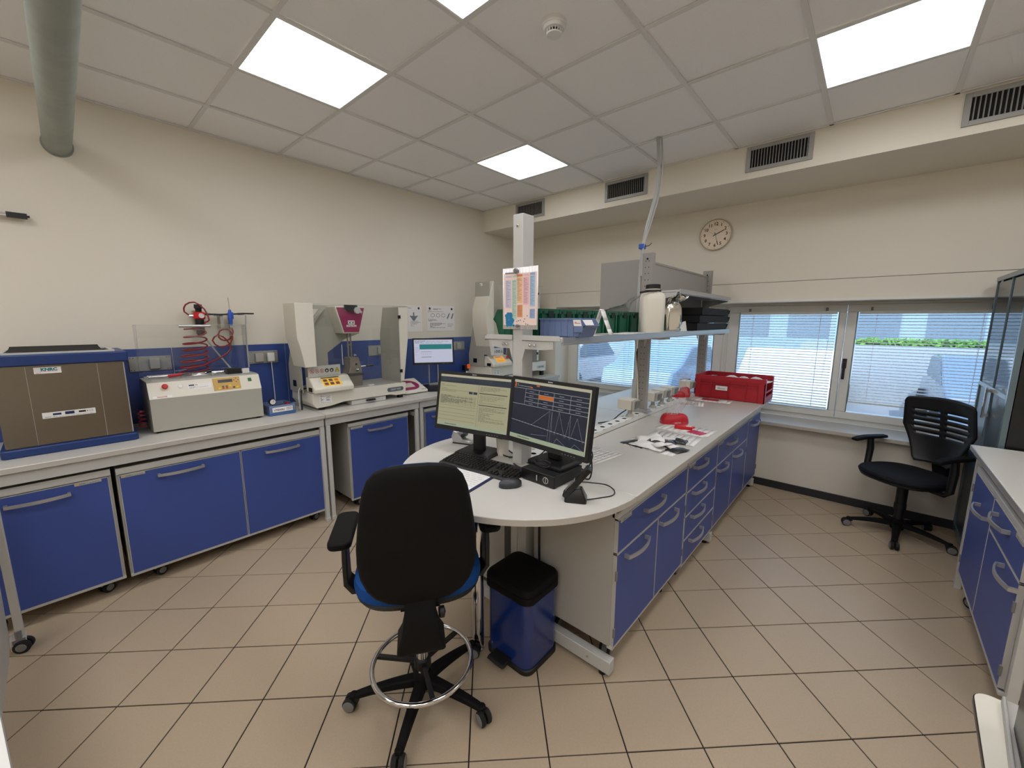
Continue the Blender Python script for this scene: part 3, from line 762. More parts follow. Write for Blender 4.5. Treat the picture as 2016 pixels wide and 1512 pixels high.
# ---- dark glazed rack cabinet by the window on the right
t = thing('glazed_rack_cabinet', 'tall dark cabinet with reflecting glazed door, right of the window', 'cabinet', (.61, 3.60, 0))
RD, RH, RWd = .88, 1.93, .62
part(t, 'cabinet_body', MB().box(.03, RWd, 0, .02, 0.02, RH).box(.03, RWd, RD-.02, RD, .02, RH).box(RWd-.02, RWd, .02, RD-.02, .02, RH).box(.03, RWd, .02, RD-.02, RH-.02, RH).box(.03, RWd, .02, RD-.02, .02, .05), dblack_m)
part(t, 'plinth', MB().box(.05, RWd-.02, .03, RD-.03, 0, .02), rubber_m)
df = MB()
df.box(0, .026, 0, .035, .05, RH)
for a, b_ in ((.42, .46), (RD-.035, RD)): df.box(0, .026, a, b_, .05, 1.19)
for a, b_ in ((.434, .446), (RD-.012, RD)): df.box(.004, .020, a, b_, 1.19, RH)
df.box(0, .026, .035, RD-.035, .05, .09).box(0, .026, .035, RD-.0, RH-.03, RH).box(0, .026, .035, RD-.035, 1.17, 1.20)
part(t, 'door_frame', df, mat('cabinet_slate_frame', (96, 112, 118), .22), bevel=.002)
part(t, 'door_glass', MB().box(.010, .015, .03, .425, 1.19, RH-.04), doorgl_m); part(t, 'door_glass', MB().box(.010, .015, .455, RD-.03, 1.19, RH-.04), doorgl_m)
pm = dots('perforated_steel', (92, 104, 110), (14, 16, 18), 95); pb = MB()
for a in (.035, .46): part(t, 'perforated_sheet', MB().box(.009, .015, a, a+.385, .09, 1.17), pm)
for z in (.4, .75, 1.05, 1.35, 1.62): part(t, 'inner_shelf', MB().box(.05, RWd-.03, .03, RD-.03, z, z+.015), mgrey_m)
part(t, 'door_handle', MB().box(-.03, -.02, .38, .40, 1.0, 1.2).box(-.02, 0, .38, .40, 1.01, 1.03).box(-.02, 0, .38, .40, 1.17, 1.19), chrome_m)
nb = MB()
nb.box(.045, .10, -.003, 0, 1.70, 1.90, 0).box(.05, .085, -.003, 0, 1.575, 1.66, 0)
textlines(nb, .05, .095, 1.72, 1.88, 9, -.0034, 1, .003, 4); textlines(nb, .054, .08, 1.585, 1.65, 5, -.0034, 1, .003, 6)
part(t, 'taped_notes', nb, [paper_m, ink_m])
part(t, 'document_pocket', MB().box(.05, .13, -.02, 0, 1.40, 1.54), clear_m)
part(t, 'hinge', MB().box(.10, .16, -.012, 0, 1.86, 1.90), chrome_m)
solo('rack_top_bracket', 'small chrome fitting on top of the dark glazed cabinet', 'fitting', MB().box(0, .10, 0, .05, 0, .02).cyl((.02, .02, .02), (.02, .02, .05), .01), chrome_m, (.65, 3.66, RH))
# ================================================================== CHAIRS
def star_base(t, R, ang0, hub_r=.04, low=.075, hubz=.105, ring=True, wmat=None):
    for k in range(5):
        a = ang0+72*k; T = Rz(a)
        b = MB(); ro = []
        for u in range(9):
            s_ = u/8; x = .02+(R-.02)*s_; w = .030-.012*s_; h = .034-.016*s_; z = hubz-.012*s_*s_*3+.0
            ro.append([(x, -w, z-h), (x, w, z-h), (x, w*.75, z), (x, -w*.75, z)])
        b.loft(ro); b.cyl((R-.008, 0, .055), (R-.008, 0, hubz-.03), .016, n=14)
        part(t, 'base_arm', MB().mb(b, T), blackm_m, bevel=.006)
        c = MB(); cb = MB(); w_ = random.uniform(-60, 60)
        for s_ in (-1, 1):
            cb.lathe([(0, s_*.005), (.027, s_*.005), (.029, s_*.009), (.029, s_*.020), (.024, s_*.024), (0, s_*.025)][::s_], (.014, 0, .0295), 20, ax='y')
            cb.lathe([(0, s_*.0245), (.019, s_*.0245), (.023, s_*.0225), (.024, s_*.0255), (.017, s_*.0275), (0, s_*.0275)][::s_], (.014, 0, .0295), 20, m=1, ax='y')
        cb.box(-.022, .014, -.014, .014, .045, .062)
        part(t, 'castor', MB().mb(cb, T @ Tr(R-.008, 0, 0) @ Rz(w_)), [rubber_m, mgrey_m])
def pad(outline, prof, axis_y=0, curve=None):
    """outline (x,z) around centre; prof: list of (scale, y)."""
    cx = sum(p[0] for p in outline)/len(outline); cz = sum(p[1] for p in outline)/len(outline)
    b = MB(); ro = []
    for s_, y in prof:
        r_ = []
        for x, z in outline:
            X, Z = cx+(x-cx)*s_, cz+(z-cz)*s_
            r_.append((X, y+(curve(X, Z) if curve else 0), Z))
        ro.append(r_)
    return b.loft(ro)
# --- draughting chair in front of the desk
t = thing('draughting_chair', 'black high office chair with blue seat and chrome foot ring in front of the desk', 'chair', (-1.31, .90, 0), 55.2)
star_base(t, .295, 18-55.2)
part(t, 'hub', MB().lathe([(0, .06), (.042, .06), (.046, .10), (.034, .125), (0, .13)]), blackm_m)
part(t, 'gas_lift', MB().cyl((0, 0, .12), (0, 0, .33), .0265, n=28), chrome_m)
part(t, 'lift_sleeve', MB().cyl((0, 0, .33), (0, 0, .53), .020, n=20), black_m)
rg_ = MB().tube([(.208*math.cos(a), .208*math.sin(a), .172) for a in [2*PI*k/48 for k in range(48)]], .0105, 12, closed=True)
part(t, 'foot_ring', rg_, chrome_m)
sp_ = MB()
for a in (40, 160, 280): sp_.mb(MB().box(.02, .205, -.009, .009, .163, .177), Rz(a))
sp_.cyl((0, 0, .15), (0, 0, .19), .036, n=20)
part(t, 'ring_spokes', sp_, black_m)
part(t, 'seat_mechanism', MB().box(-.075, .075, -.13, .13, .515, .565).box(-.05, .05, -.20, -.08, .50, .545).tube([(.05, .02, .53), (.21, .04, .53)], .007, 8), blackm_m, bevel=.012)
so = [(.245*(abs(math.cos(a))**.62)*(1 if math.cos(a) > 0 else -1), .225*(abs(math.sin(a))**.62)*(1 if math.sin(a) > 0 else -1)) for a in [2*PI*k/44 for k in range(44)]]
def seatring(s_, z, crown=0): return [(x*s_, y*s_+.015, z) for x, y in so]
part(t, 'seat_shell', MB().loft([seatring(.70, .565), seatring(.94, .572), seatring(.985, .590), seatring(.96, .60)]), black_m)
part(t, 'seat_cushion', MB().loft([seatring(.95, .592), seatring(1.0, .605), seatring(1.015, .625), seatring(.985, .648), seatring(.88, .664), seatring(.6, .660), seatring(.25, .655)]), fabblue_m)
# backrest
def bo(n=56):
    zs = [.648, .655, .675, .705, .75, .80, .86, .93, 1.0, 1.06, 1.105, 1.135, 1.153, 1.160]
    ws = [.055, .105, .150, .178, .197, .205, .204, .196, .186, .174, .157, .132, .092, .045]
    return [(w, z) for z, w in zip(zs, ws)]+[(-w, z) for z, w in list(zip(zs, ws))[::-1]]
bcurve = lambda x, z: .9*x*x-.10*(z-.9)*abs(z-.9)*2-.02
part(t, 'backrest_shell', pad(bo(), [(.30, -.290), (.80, -.287), (.93, -.283), (.985, -.272), (1.0, -.258), (.99, -.247)], curve=bcurve), blackm_m)
part(t, 'backrest_cushion', pad(bo(), [(.94, -.249), (.965, -.238), (.95, -.215), (.93, -.200), (.75, -.192), (.3, -.190)], curve=bcurve), fabblue_m)
bk = MB()
def brk(w, y0, y1, z): return [(-w, y0, z), (w, y0, z), (w, y1, z), (-w, y1, z)]
bk.loft([brk(.052, -.285, -.265, .68), brk(.054, -.300, -.262, .62), brk(.064, -.320, -.235, .56), brk(.082, -.318, -.20, .505), brk(.084, -.308, -.18, .478), brk(.070, -.29, -.17, .468)])
part(t, 'backrest_bracket', bk, blackm_m, bevel=.012)
part(t, 'support_arm', MB().box(-.045, .045, -.25, -.08, .495, .53), black_m, bevel=.006)
part(t, 'height_knob', MB().lathe([(0, 0), (.016, 0), (.02, .006), (.02, .02), (0, .026)], (.062, -.27, .60), 16, ax='x'), black_m)
for s_ in (-1, 1):
    x = s_*.280
    part(t, 'armrest_post', MB().loft([[(x-s_*.16, -.04, .555), (x-s_*.16, .04, .555), (x-s_*.16, .04, .568), (x-s_*.16, -.04, .568)],
        [(x-s_*.02, -.045, .560), (x-s_*.02, .045, .560), (x-s_*.035, .045, .575), (x-s_*.035, -.045, .575)],
        [(x+s_*.008, -.045, .60), (x+s_*.008, .045, .60), (x-s_*.010, .045, .605), (x-s_*.010, -.045, .605)],
        [(x+s_*.010, -.040, .70), (x+s_*.010, .035, .70), (x-s_*.010, .035, .70), (x-s_*.010, -.040, .70)],
        [(x+s_*.008, -.035, .80), (x+s_*.008, .030, .80), (x-s_*.010, .030, .80), (x-s_*.010, -.035, .80)]]), black_m, bevel=.004)
    part(t, 'armrest_pad', MB().prism(rrect(x-.042, x+.042, -.135, .135, .03, 5), .798, .826, 'z'), blackm_m, bevel=.007)
# --- black mesh chair by the window
t = thing('office_chair', 'black office chair with slotted backrest standing by the window sill', 'chair', (.285, 4.150, 0), 139.5)
star_base(t, .30, 50-139.5)
part(t, 'hub', MB().lathe([(0, .05), (.04, .05), (.046, .10), (.034, .13), (0, .135)]), blackm_m)
part(t, 'gas_lift', MB().cyl((0, 0, .12), (0, 0, .24), .028, n=24).cyl((0, 0, .24), (0, 0, .43), .033, n=24).cyl((0, 0, .20), (0, 0, .25), .036, n=24), black_m)
part(t, 'seat_mechanism', MB().prism([(-.14, .44), (.14, .44), (.06, .385), (-.06, .385)], -.07, .07, 'x').box(-.045, .045, -.30, -.1, .40, .43), blackm_m, bevel=.01)
so2 = [(.245*(abs(math.cos(a))**.75)*(1 if math.cos(a) > 0 else -1), .235*(abs(math.sin(a))**.75)*(1 if math.sin(a) > 0 else -1)) for a in [2*PI*k/44 for k in range(44)]]
sr = lambda s_, z: [(x*s_, y*s_+.01, z) for x, y in so2]
part(t, 'seat_shell', MB().loft([sr(.7, .435), sr(.95, .445), sr(.98, .46), sr(.95, .468)]), black_m)
part(t, 'seat_cushion', MB().loft([sr(.95, .462), sr(1.0, .472), sr(1.01, .485), sr(.97, .50), sr(.85, .509), sr(.5, .505), sr(.2, .503)]), fabdark_m)
# slotted shell: grid with slots left out, then thickness
NXg, NZg = 24, 33; gv = []; gf = []
for j in range(NZg+1):
    v = j/NZg; z = .55+.49*v
    w = .13+.105*min(1, (v/.55))**1.2+ (.0 if v < .55 else -.012*(v-.55)/.45)
    if v > .93: w *= 1-.10*((v-.93)/.07)**2
    if v < .06: w *= .85+.15*v/.06
    for i in range(NXg+1):
        u = -1+2*i/NXg; x = u*w
        y = -.245+.055*u*u-.035*math.cos((v-.35)*3.2)-.045*max(0, v-.5)**1.5
        zz = z+.02*(1-u*u)*(1 if v > .9 else 0)*((v-.9)/.1 if v > .9 else 0)
        gv.append((x, y, zz))
slots = {14, 17, 20, 23, 26}
for j in range(NZg):
    for i in range(NXg):
        if j in slots and (3 <= i <= 10 or 13 <= i <= 20): continue
        a = j*(NXg+1)+i; gf.append((a, a+1, a+NXg+2, a+NXg+1))
o = part(t, 'backrest_shell', MB().add(gv, gf), black_m)
md = o.modifiers.new('thickness', 'SOLIDIFY'); md.thickness = .012; md.offset = 0
part(t, 'backrest_support', MB().loft([[(-.05, -.30, .40), (.05, -.30, .40), (.05, -.27, .40), (-.05, -.27, .40)], [(-.045, -.335, .47), (.045, -.335, .47), (.045, -.30, .47), (-.045, -.30, .47)],
     [(-.06, -.330, .58), (.06, -.330, .58), (.06, -.292, .58), (-.06, -.292, .58)], [(-.05, -.31, .70), (.05, -.31, .70), (.05, -.285, .70), (-.05, -.285, .70)]]), blackm_m, bevel=.006)
for s_ in (-1, 1):
    x = s_*.285
    part(t, 'armrest_post', MB().tube([(x-s_*.14, .0, .43), (x-s_*.03, .0, .43), (x, .0, .46), (x, -.01, .60), (x, 0, .69)], [.016, .018, .022, .024, .022], 10), black_m)
    ro = []
    for u in range(9):
        q = -1+u/4; w = .036*(1-.25*abs(q)**3); yy_ = .01+q*.145; zc_ = .702-.018*max(0, q)**2-.006
        ro.append([(x-w, yy_, zc_-.010), (x+w, yy_, zc_-.010), (x+w*.8, yy_, zc_+.012), (x-w*.8, yy_, zc_+.012)])
    part(t, 'armrest_pad', MB().loft(ro), blackm_m, bevel=.006)
# --- pedal bin
t = thing('pedal_bin', 'blue pedal bin with black lid under the rounded desk end', 'bin', (-1.158, 1.385, 0))
R_ = lambda s_, z, r=.045: [(x, y, z) for x, y in rrect(-.135*s_, .135*s_, -.122*s_, .122*s_, r, 6)]
part(t, 'base_rim', MB().loft([R_(1.03, 0), R_(1.03, .022), R_(1.0, .026)]), black_m)
part(t, 'bin_body', MB().loft([R_(.985, .02), R_(.985, .36)]), binblue_m)
part(t, 'lid_rim', MB().loft([R_(1.0, .352), R_(1.055, .358), R_(1.055, .385), R_(1.03, .39)]), blackm_m)
part(t, 'lid', MB().loft([R_(1.03, .392), R_(1.06, .396), R_(1.05, .412), R_(1.0, .424), R_(.9, .430), R_(.5, .432)]), blackm_m)
part(t, 'lid_hinge', MB().box(-.06, .06, .09, .122, .39, .425), blackm_m, bevel=.006)
part(t, 'pedal', MB().prism([(-.115, .045), (-.118, .03), (-.175, .022), (-.185, .030), (-.175, .040)], -.065, .035, 'x'), black_m, bevel=.004)
# ================================================================== MONITORS AND DESK
def monitor(label, loc, rz, W_, H_, tilt, cz, mats, content, stand='arm', brand=None, off=(0, 0), base=(.11, .085), tint=black_m):
    t = thing('monitor', label, 'monitor', loc, rz)
    T = Tr(off[0], off[1], cz) @ Rx(-tilt)
    bz = .018
    h = MB().mb(MB().box(-W_/2, W_/2, 0, .026, -H_/2, H_/2).prism(rrect(-W_/2+.06, W_/2-.06, -H_/2+.05, H_/2-.05, .02), .026, .05, 'y'), T)
    part(t, 'housing', h, tint, bevel=.004)
    fb = MB(); bt = .016
    fb.box(-W_/2, -W_/2+bt, -.003, .001, -H_/2, H_/2).box(W_/2-bt, W_/2, -.003, .001, -H_/2, H_/2).box(-W_/2+bt, W_/2-bt, -.003, .001, H_/2-bt, H_/2).box(-W_/2+bt, W_/2-bt, -.003, .001, -H_/2, -H_/2+bt*1.5)
    fz = part(t, 'bezel', MB().mb(fb, T), tint, bevel=.001)
    if brand:
        bb = MB(); ftext(bb, brand, .010, 0, -.0034, H_/2-bt/2, 0, bold=.0003); part(fz, 'brand_mark', MB().mb(bb, T), frame_m)
    sx0, sx1, sz0, sz1 = -W_/2+bt, W_/2-bt, -H_/2+bt*1.5, H_/2-bt
    sb = MB(); content(sb, sx0, sx1, sz0, sz1)
    part(t, 'screen', MB().mb(sb, T), mats)
    bb = MB()
    for k in range(5): bb.box(W_*.22+k*.016, W_*.22+k*.016+.006, -.0036, -.003, -H_/2+.009, -H_/2+.012)
    part(t, 'buttons', MB().mb(bb, T), mgrey_m)
    if stand == 'arm':
        nk = MB().box(-.036, .036, off[1]+.05, off[1]+.075, .015, cz-.02).box(-.030, .030, off[1]+.03, off[1]+.055, cz-.06, cz)
        part(t, 'neck', nk, tint, bevel=.004)
        bs = MB().loft([[(x, y+off[1]+.06, 0) for x, y in rrect(-base[0], base[0], -base[1], base[1], .008)], [(x, y+off[1]+.06, .010) for x, y in rrect(-base[0], base[0], -base[1], base[1], .008)],
                        [(x*.9, y*.85+off[1]+.065, .018) for x, y in rrect(-base[0], base[0], -base[1], base[1], .008)]])
        part(t, 'stand_base', bs, tint, bevel=.001)
    return t
def R4(b, x0, x1, z0, z1, m, y): b.quad((x0, y, z0), (x1, y, z0), (x1, y, z1), (x0, y, z1), m)
s_khaki = emit('lcd_khaki', (184, 180, 146), 0.194); s_dk = emit('lcd_slate', (40, 50, 66), 0.216); s_ln = emit('lcd_line', (120, 122, 100), 0.162)
s_pale = emit('lcd_pale', (190, 186, 160), 0.216); s_or = emit('lcd_orange', (200, 100, 30), 0.243); s_navy = emit('lcd_navy', (28, 36, 54), 0.216)
s_mint = emit('lcd_mint', (172, 182, 154), 0.203); s_teal = emit('lcd_teal', (20, 120, 124), 0.243); s_txt = emit('lcd_grey_text', (96, 100, 84), 0.162); s_wl = emit('lcd_white_line', (150, 152, 156), 0.216)
def cont_left(b, x0, x1, z0, z1):
    w, h = x1-x0, z1-z0; X = lambda u: x0+w*u; Z = lambda v: z1-h*v; y = -.0012
    R4(b, x0, x1, z0, z1, 0, y); y2 = y-.0003; y3 = y-.0006
    R4(b, X(0), X(1), Z(.045), Z(0), 1, y2); R4(b, X(0), X(1), Z(.155), Z(.045), 2, y2); R4(b, X(0), X(1), Z(1), Z(.935), 3, y2)
    for k in range(8): R4(b, X(.12+.022*k), X(.133+.022*k), Z(.975), Z(.958), 2, y3)
    textlines(b, X(.02), X(.9), Z(.135), Z(.065), 3, y3, 4, .0022, 11)
    for v in (.30, .60, .66, .74, .80, .88): R4(b, X(.01), X(.55), Z(v+.004), Z(v), 4, y2)
    textlines(b, X(.02), X(.25), Z(.34), Z(.18), 6, y2, 4, .0016, 2)
    for k in range(9): R4(b, X(.02), X(.54), Z(.405+.02*k+.0025), Z(.405+.02*k), 4, y2)
    for u in (.02, .10, .18, .29, .40, .48, .54): R4(b, X(u), X(u+.003), Z(.58), Z(.40), 4, y2)
    textlines(b, X(.03), X(.53), Z(.57), Z(.405), 8, y3, 2, .0020, 3)
    for u in (.44, .505): R4(b, X(u), X(u+.055), Z(.345), Z(.30), 2, y3)
    R4(b, X(.575), X(.578), Z(.95), Z(.16), 4, y2)
    for v in (.30, .52): R4(b, X(.59), X(.97), Z(v+.018), Z(v), 4, y3)
    textlines(b, X(.60), X(.95), Z(.28), Z(.18), 5, y2, 4, .0018, 5); textlines(b, X(.60), X(.93), Z(.50), Z(.34), 6, y2, 4, .0016, 6)
    textlines(b, X(.60), X(.95), Z(.84), Z(.56), 14, y2, 4, .0018, 8)
def cont_right(b, x0, x1, z0, z1):
    w, h = x1-x0, z1-z0; X = lambda u: x0+w*u; Z = lambda v: z1-h*v; y = -.0012; y2 = y-.0003; y3 = y-.0006
    R4(b, x0, x1, z0, z1, 0, y)
    R4(b, X(0), X(1), Z(.045), Z(0), 1, y2); R4(b, X(0), X(1), Z(1), Z(.93), 3, y2); R4(b, X(.985), X(1), Z(.93), Z(.045), 1, y2)
    for k in range(8): R4(b, X(.12+.022*k), X(.133+.022*k), Z(.975), Z(.958), 2, y3)
    R4(b, X(.01), X(.03), Z(.12), Z(.05), 4, y2)
    textlines(b, X(.04), X(.36), Z(.11), Z(.06), 2, y2, 5, .003, 4)
    R4(b, X(.32), X(.36), Z(.075), Z(.055), 4, y3); R4(b, X(.24), X(.27), Z(.115), Z(.095), 4, y3)
    for k, v in enumerate((.13, .2, .27, .34, .405)): R4(b, X(.17 if 0 < k < 4 else 0), X(.985), Z(v+.008), Z(v), 5, y2)
    for u in (.17, .36, .56, .77): R4(b, X(u), X(u+.005), Z(.405), Z(.13), 5, y2)
    R4(b, X(.365), X(.56), Z(.27), Z(.208), 4, y3)
    for i, u in enumerate((.2, .4, .6, .81)):
        for k in range(4): R4(b, X(u+.03), X(u+.09), Z(.178+.068*k), Z(.170+.068*k), 5, y3)
    def ln(u0, v0, u1, v1, t_=.0011):
        a = Vector((X(u0), y2, Z(v0))); c = Vector((X(u1), y2, Z(v1))); d = (c-a).normalized(); n_ = Vector((-d.z, 0, d.x))*t_/2
        b.quad(a-n_, c-n_, c+n_, a+n_, 5)
    ln(.0, .69, .985, .79, .0018)
    for k in range(22): R4(b, X(.03+.044*k), X(.05+.044*k), Z(.69+.10*(.04+.044*k)+.006), Z(.69+.10*(.04+.044*k)-.006), 5, y2)
    pk = [(.30, .72, .53, .43), (.53, .43, .53, .78), (.555, .78, .56, .43), (.56, .43, .575, .78), (.615, .79, .65, .42), (.65, .42, .74, .80), (.75, .80, .79, .43), (.79, .43, .80, .81), (.81, .80, .87, .46), (.87, .46, .96, .82),
          (.30, .88, .52, .84), (.53, .78, .53, .92), (.56, .92, .56, .78), (.62, .92, .65, .84), (.65, .84, .76, .93), (.83, .93, .87, .86), (.87, .86, .96, .93)]
    for p in pk: ln(*p)
def cont_small(b, x0, x1, z0, z1):
    w, h = x1-x0, z1-z0; X = lambda u: x0+w*u; Z = lambda v: z1-h*v; y = -.0012; y2 = y-.0003
    R4(b, x0, x1, z0, z1, 0, y); R4(b, X(.14), X(.98), Z(.42), Z(.2), 1, y2)
    textlines(b, X(.02), X(.95), Z(.16), Z(.03), 4, y2, 2, .003, 3)
    for k in range(6): R4(b, X(.18+.05*k), X(.183+.05*k), Z(.68), Z(.52), 2, y2)
    R4(b, X(.18), X(.45), Z(.53), Z(.52), 2, y2); R4(b, X(.18), X(.44), Z(.77), Z(.75), 2, y2)
    textlines(b, X(.02), X(.14), Z(.7), Z(.3), 6, y2, 2, .002, 5)
monitor('left of the two big desk monitors, pale spreadsheet on screen', (-1.548, 1.43, .90), 11.0, .484, .318, 10, .289, [s_khaki, s_pale, s_dk, s_mint, s_txt], cont_left, brand='lenovo')
monitor('right one of the two big desk monitors, dark screen with peak graph', (-1.075, 1.455, .9575), -4.0, .484, .322, 8, .236, [s_navy, s_pale, s_dk, s_mint, s_or, s_wl], cont_right, brand='lenovo', base=(.10, .085))
monitor('small monitor with white screen and teal bar on the left wall bench', (-3.55, 2.72, .89), 57, .44, .285, 7, .400, [lcd_m, s_teal, s_txt], cont_small, stand=None)
t3 = [o for o in COL.objects if o.get('label', '').startswith('small monitor')][0]
part(t3, 'neck', MB().box(-.055, -.042, .07, .09, .02, .36).box(.042, .055, .07, .09, .02, .36).box(-.055, .055, .07, .09, .02, .04).box(-.055, .055, .065, .085, .30, .37), alu_m, bevel=.002)
part(t3, 'stand_base', MB().prism(rrect(-.12, .12, -.06, .15, .02), 0, .02, 'z'), black_m, bevel=.003)
# mini computer
t = thing('mini_computer', 'small black computer box lying under the right desk monitor', 'computer', (-1.055, 1.472, .9005), -2)
part(t, 'computer_case', MB().box(-.095, .095, -.105, .105, .002, .054), black_m, bevel=.003)
fp = MB().box(-.093, .093, -.108, -.105, .004, .052, 0); fp.box(-.005, .0, -.1085, -.108, .014, .040, 1)
fp.lathe([(.0125, -.1092), (.015, -.1092), (.015, -.108), (.0125, -.108)], (.048, 0, .028), 20, m=1, ax='y', caps=False); fp.box(.0468, .0492, -.1092, -.108, .018, .038, 1)
part(t, 'front_panel', fp, [dblack_m, frame_m])
# keyboard
t = thing('keyboard', 'black full size keyboard in front of the left monitor', 'keyboard', (-1.382, 1.338, .9005), 6.5)
part(t, 'keyboard_body', MB().prism([(-.075, 0), (.072, 0), (.075, .022), (.055, .024), (-.07, .010), (-.078, .004)], -.225, .225, 'x'), black_m, bevel=.002)
kb = MB(); kcap = [(-.0082, -.0082), (.0082, -.0082), (.0082, .0082), (-.0082, .0082)]
def key(x, y, w=.0165):
    z = .0125+(y+.07)*.105
    r0 = [(x-w/2, y-.0078, z), (x+w/2, y-.0078, z), (x+w/2, y+.0078, z+.0016), (x-w/2, y+.0078, z+.0016)]
    r1 = [(x-w/2+.002, y-.0055, z+.0055), (x+w/2-.002, y-.0055, z+.0055), (x+w/2-.002, y+.0065, z+.0068), (x-w/2+.002, y+.0065, z+.0068)]
    kb.loft([r0, r1])
for r in range(6):
    y = -.052+.0187*r+(.004 if r == 5 else 0)
    if r == 0:
        x = -.214
        for w in (.024, .018, .024, .105, .024, .018, .024, .024): key(x+w/2-.001, y, w-.002); x += w+.001
    else:
        for k in range(15): key(-.207+k*.0187, y)
    for k in range(3):
        if r in (0, 3, 4, 5) or (r == 1 and k == 1): key(.092+k*.0187, y)
    if r < 5:
        for k in range(4): key(.158+k*.0187, y)
part(t, 'keycaps', kb, dblack_m, kind='stuff')
# mouse
t = thing('computer_mouse', 'black and grey wireless mouse on the desk right of the keyboard', 'mouse', (-1.128, 1.262, .9005), -34)
ro = []
for u in range(11):
    q = -1+.2*u; w = .030*(1-abs(q)**3.2*.75); h = .034*(1-abs(q-.15*(1 if q > 0 else -1))**2.2*.62); y = q*.050
    ro.append([(w*math.cos(a), y, max(.001, .004+h*max(0, math.sin(a)))) for a in [PI*k/10 for k in range(11)]]+[(-w*.9, y, .001), (w*.9, y, .001)])
part(t, 'mouse_body', MB().loft(ro), mat('mouse_dark_grey', (52, 54, 58), .4))
ro = []
for u in range(6):
    q = -.05+.19*u; w = .022*(1-abs(q)**3.2*.7); h = .0352*(1-abs(q-.15)**2.2*.62); y = q*.050
    ro.append([(w*math.cos(a), y, .0045+h*math.sin(a)) for a in [PI*(.15+.7*k/8) for k in range(9)]]+[(-w*.8, y, .01), (w*.8, y, .01)])
part(t, 'mouse_buttons', MB().loft(ro), dblack_m)
part(t, 'scroll_wheel', MB().cyl((-.003, .026, .033), (.003, .026, .033), .006, n=12), rubber_m)
# clipboard with sheet
t = thing('clipboard', 'blue clipboard holding a printed white sheet, partly under the keyboard', 'clipboard', (-1.345, 1.180, .9005), 11)
part(t, 'board', MB().prism(rrect(-.115, .115, -.16, .13, .012), 0, .003, 'z'), navy_m)
pb = MB().box(-.108, .100, -.152, .105, .0032, .0042, 0)
rgx = random.Random(4)
for k in range(11):
    y = .085-.020*k; x = -.098
    while x < .085:
        l = rgx.uniform(.01, .04); pb.quad((x, y, .0044), (min(x+l, .09), y, .0044), (min(x+l, .09), y+.0014, .0044), (x, y+.0014, .0044), 1); x += l+rgx.uniform(.004, .012)
part(t, 'sheet', pb, [paper_m, ink_m])
part(t, 'clip', MB().box(-.09, .075, .098, .125, .0045, .013).box(-.085, .07, .088, .10, .0045, .008), black_m, bevel=.002)
# cordless phone
t = thing('phone_cradle', 'black wedge shaped charging cradle near the round desk edge', 'phone cradle', (-.838, 1.338, .9005), 28)
part(t, 'cradle_body', MB().loft([[(x, y, 0) for x, y in rrect(-.044, .044, -.034, .034, .010)], [(x, y, .012) for x, y in rrect(-.044, .044, -.034, .034, .010)], [(x*.45+.004, y*.55+.004, .052) for x, y in rrect(-.044, .044, -.034, .034, .010)]]), dblack_m)
part(t, 'cradle_rim', MB().prism(rrect(-.012, .016, -.012, .018, .004), .050, .053, 'z'), mgrey_m)
t = thing('cordless_phone', 'black cordless handset leaning in its cradle', 'phone', (-.872, 1.316, .925), 28)
hs = MB().prism(rrect(-.024, .024, -.012, .148, .011), -.011, .011, 'z')
Tp = Rx(0) @ Ry(0)
Tph = Matrix.Rotation(math.radians(40), 4, 'Y') @ Rx(0)
# handset axis: local (sin,0,cos) leaning to local +x
def hsT(b): return MB().mb(b, Ry(38) @ Rx(90) @ Rz(0))
part(t, 'handset_body', hsT(MB().prism(rrect(-.0115, .0115, -.010, .150, .007), -.024, .024, 'z')), dblack_m, bevel=.003)
kbp = MB()
for r in range(5):
    for k in range(3): kbp.box(-.0135, -.0112, .012+r*.013, .020+r*.013, -.017+k*.0125, -.008+k*.0125, 0)
part(t, 'handset_keys', hsT(kbp), mgrey_m, bevel=.001)
part(t, 'display', hsT(MB().box(-.0128, -.0112, .092, .122, -.016, .016)), black_m)
solo('phone_cable', 'thin black phone cable looping across the worktop joint', 'cable', MB().tube([(-.800, 1.36, .906), (-.770, 1.42, .903), (-.745, 1.475, .903), (-.765, 1.525, .903), (-.82, 1.555, .903), (-.885, 1.53, .903), (-.93, 1.50, .904)], .0022, 6, smooth=6), cable_m)
# cables behind the monitors
CBL = [('black cable hanging behind the left monitor into the tangle', [(-1.50, 1.56, 1.08), (-1.47, 1.56, .99), (-1.42, 1.60, .905), (-1.36, 1.66, .904)], .0035),
       ('black cable dropping from the left monitor beside the paper cup', [(-1.46, 1.55, 1.07), (-1.44, 1.54, .99), (-1.425, 1.535, .91), (-1.36, 1.56, .904)], .0035),
       ('black cable arching between the post and the right monitor', [(-1.10, 1.56, 1.05), (-1.19, 1.60, .97), (-1.27, 1.62, .91), (-1.34, 1.60, .904), (-1.38, 1.53, .904)], .003),
       ('black cable tangle lying behind the mini computer', [(-.95, 1.62, .904), (-1.05, 1.66, .906), (-1.16, 1.62, .904), (-1.22, 1.56, .904), (-1.17, 1.50, .904), (-1.23, 1.46, .905), (-1.30, 1.48, .904)], .0035),
       ('black cable looping up behind the mini computer', [(-.95, 1.60, .91), (-.93, 1.62, 1.0), (-.97, 1.60, 1.06), (-1.02, 1.56, 1.09)], .0032),
       ('black cable end right of the mini computer', [(-.90, 1.545, 1.05), (-.885, 1.54, .97), (-.89, 1.53, .92), (-.93, 1.55, .905)], .0035),
       ('black cable hanging under the rounded desk end down to the floor', [(-1.155, 1.50, .87), (-1.158, 1.515, .7), (-1.16, 1.518, .5), (-1.15, 1.518, .2), (-1.15, 1.518, .01)], .006)]
for lb, p, r in CBL: solo('cable', lb, 'cable', MB().tube(p, r, 7, smooth=6), cable_m)
cc = []
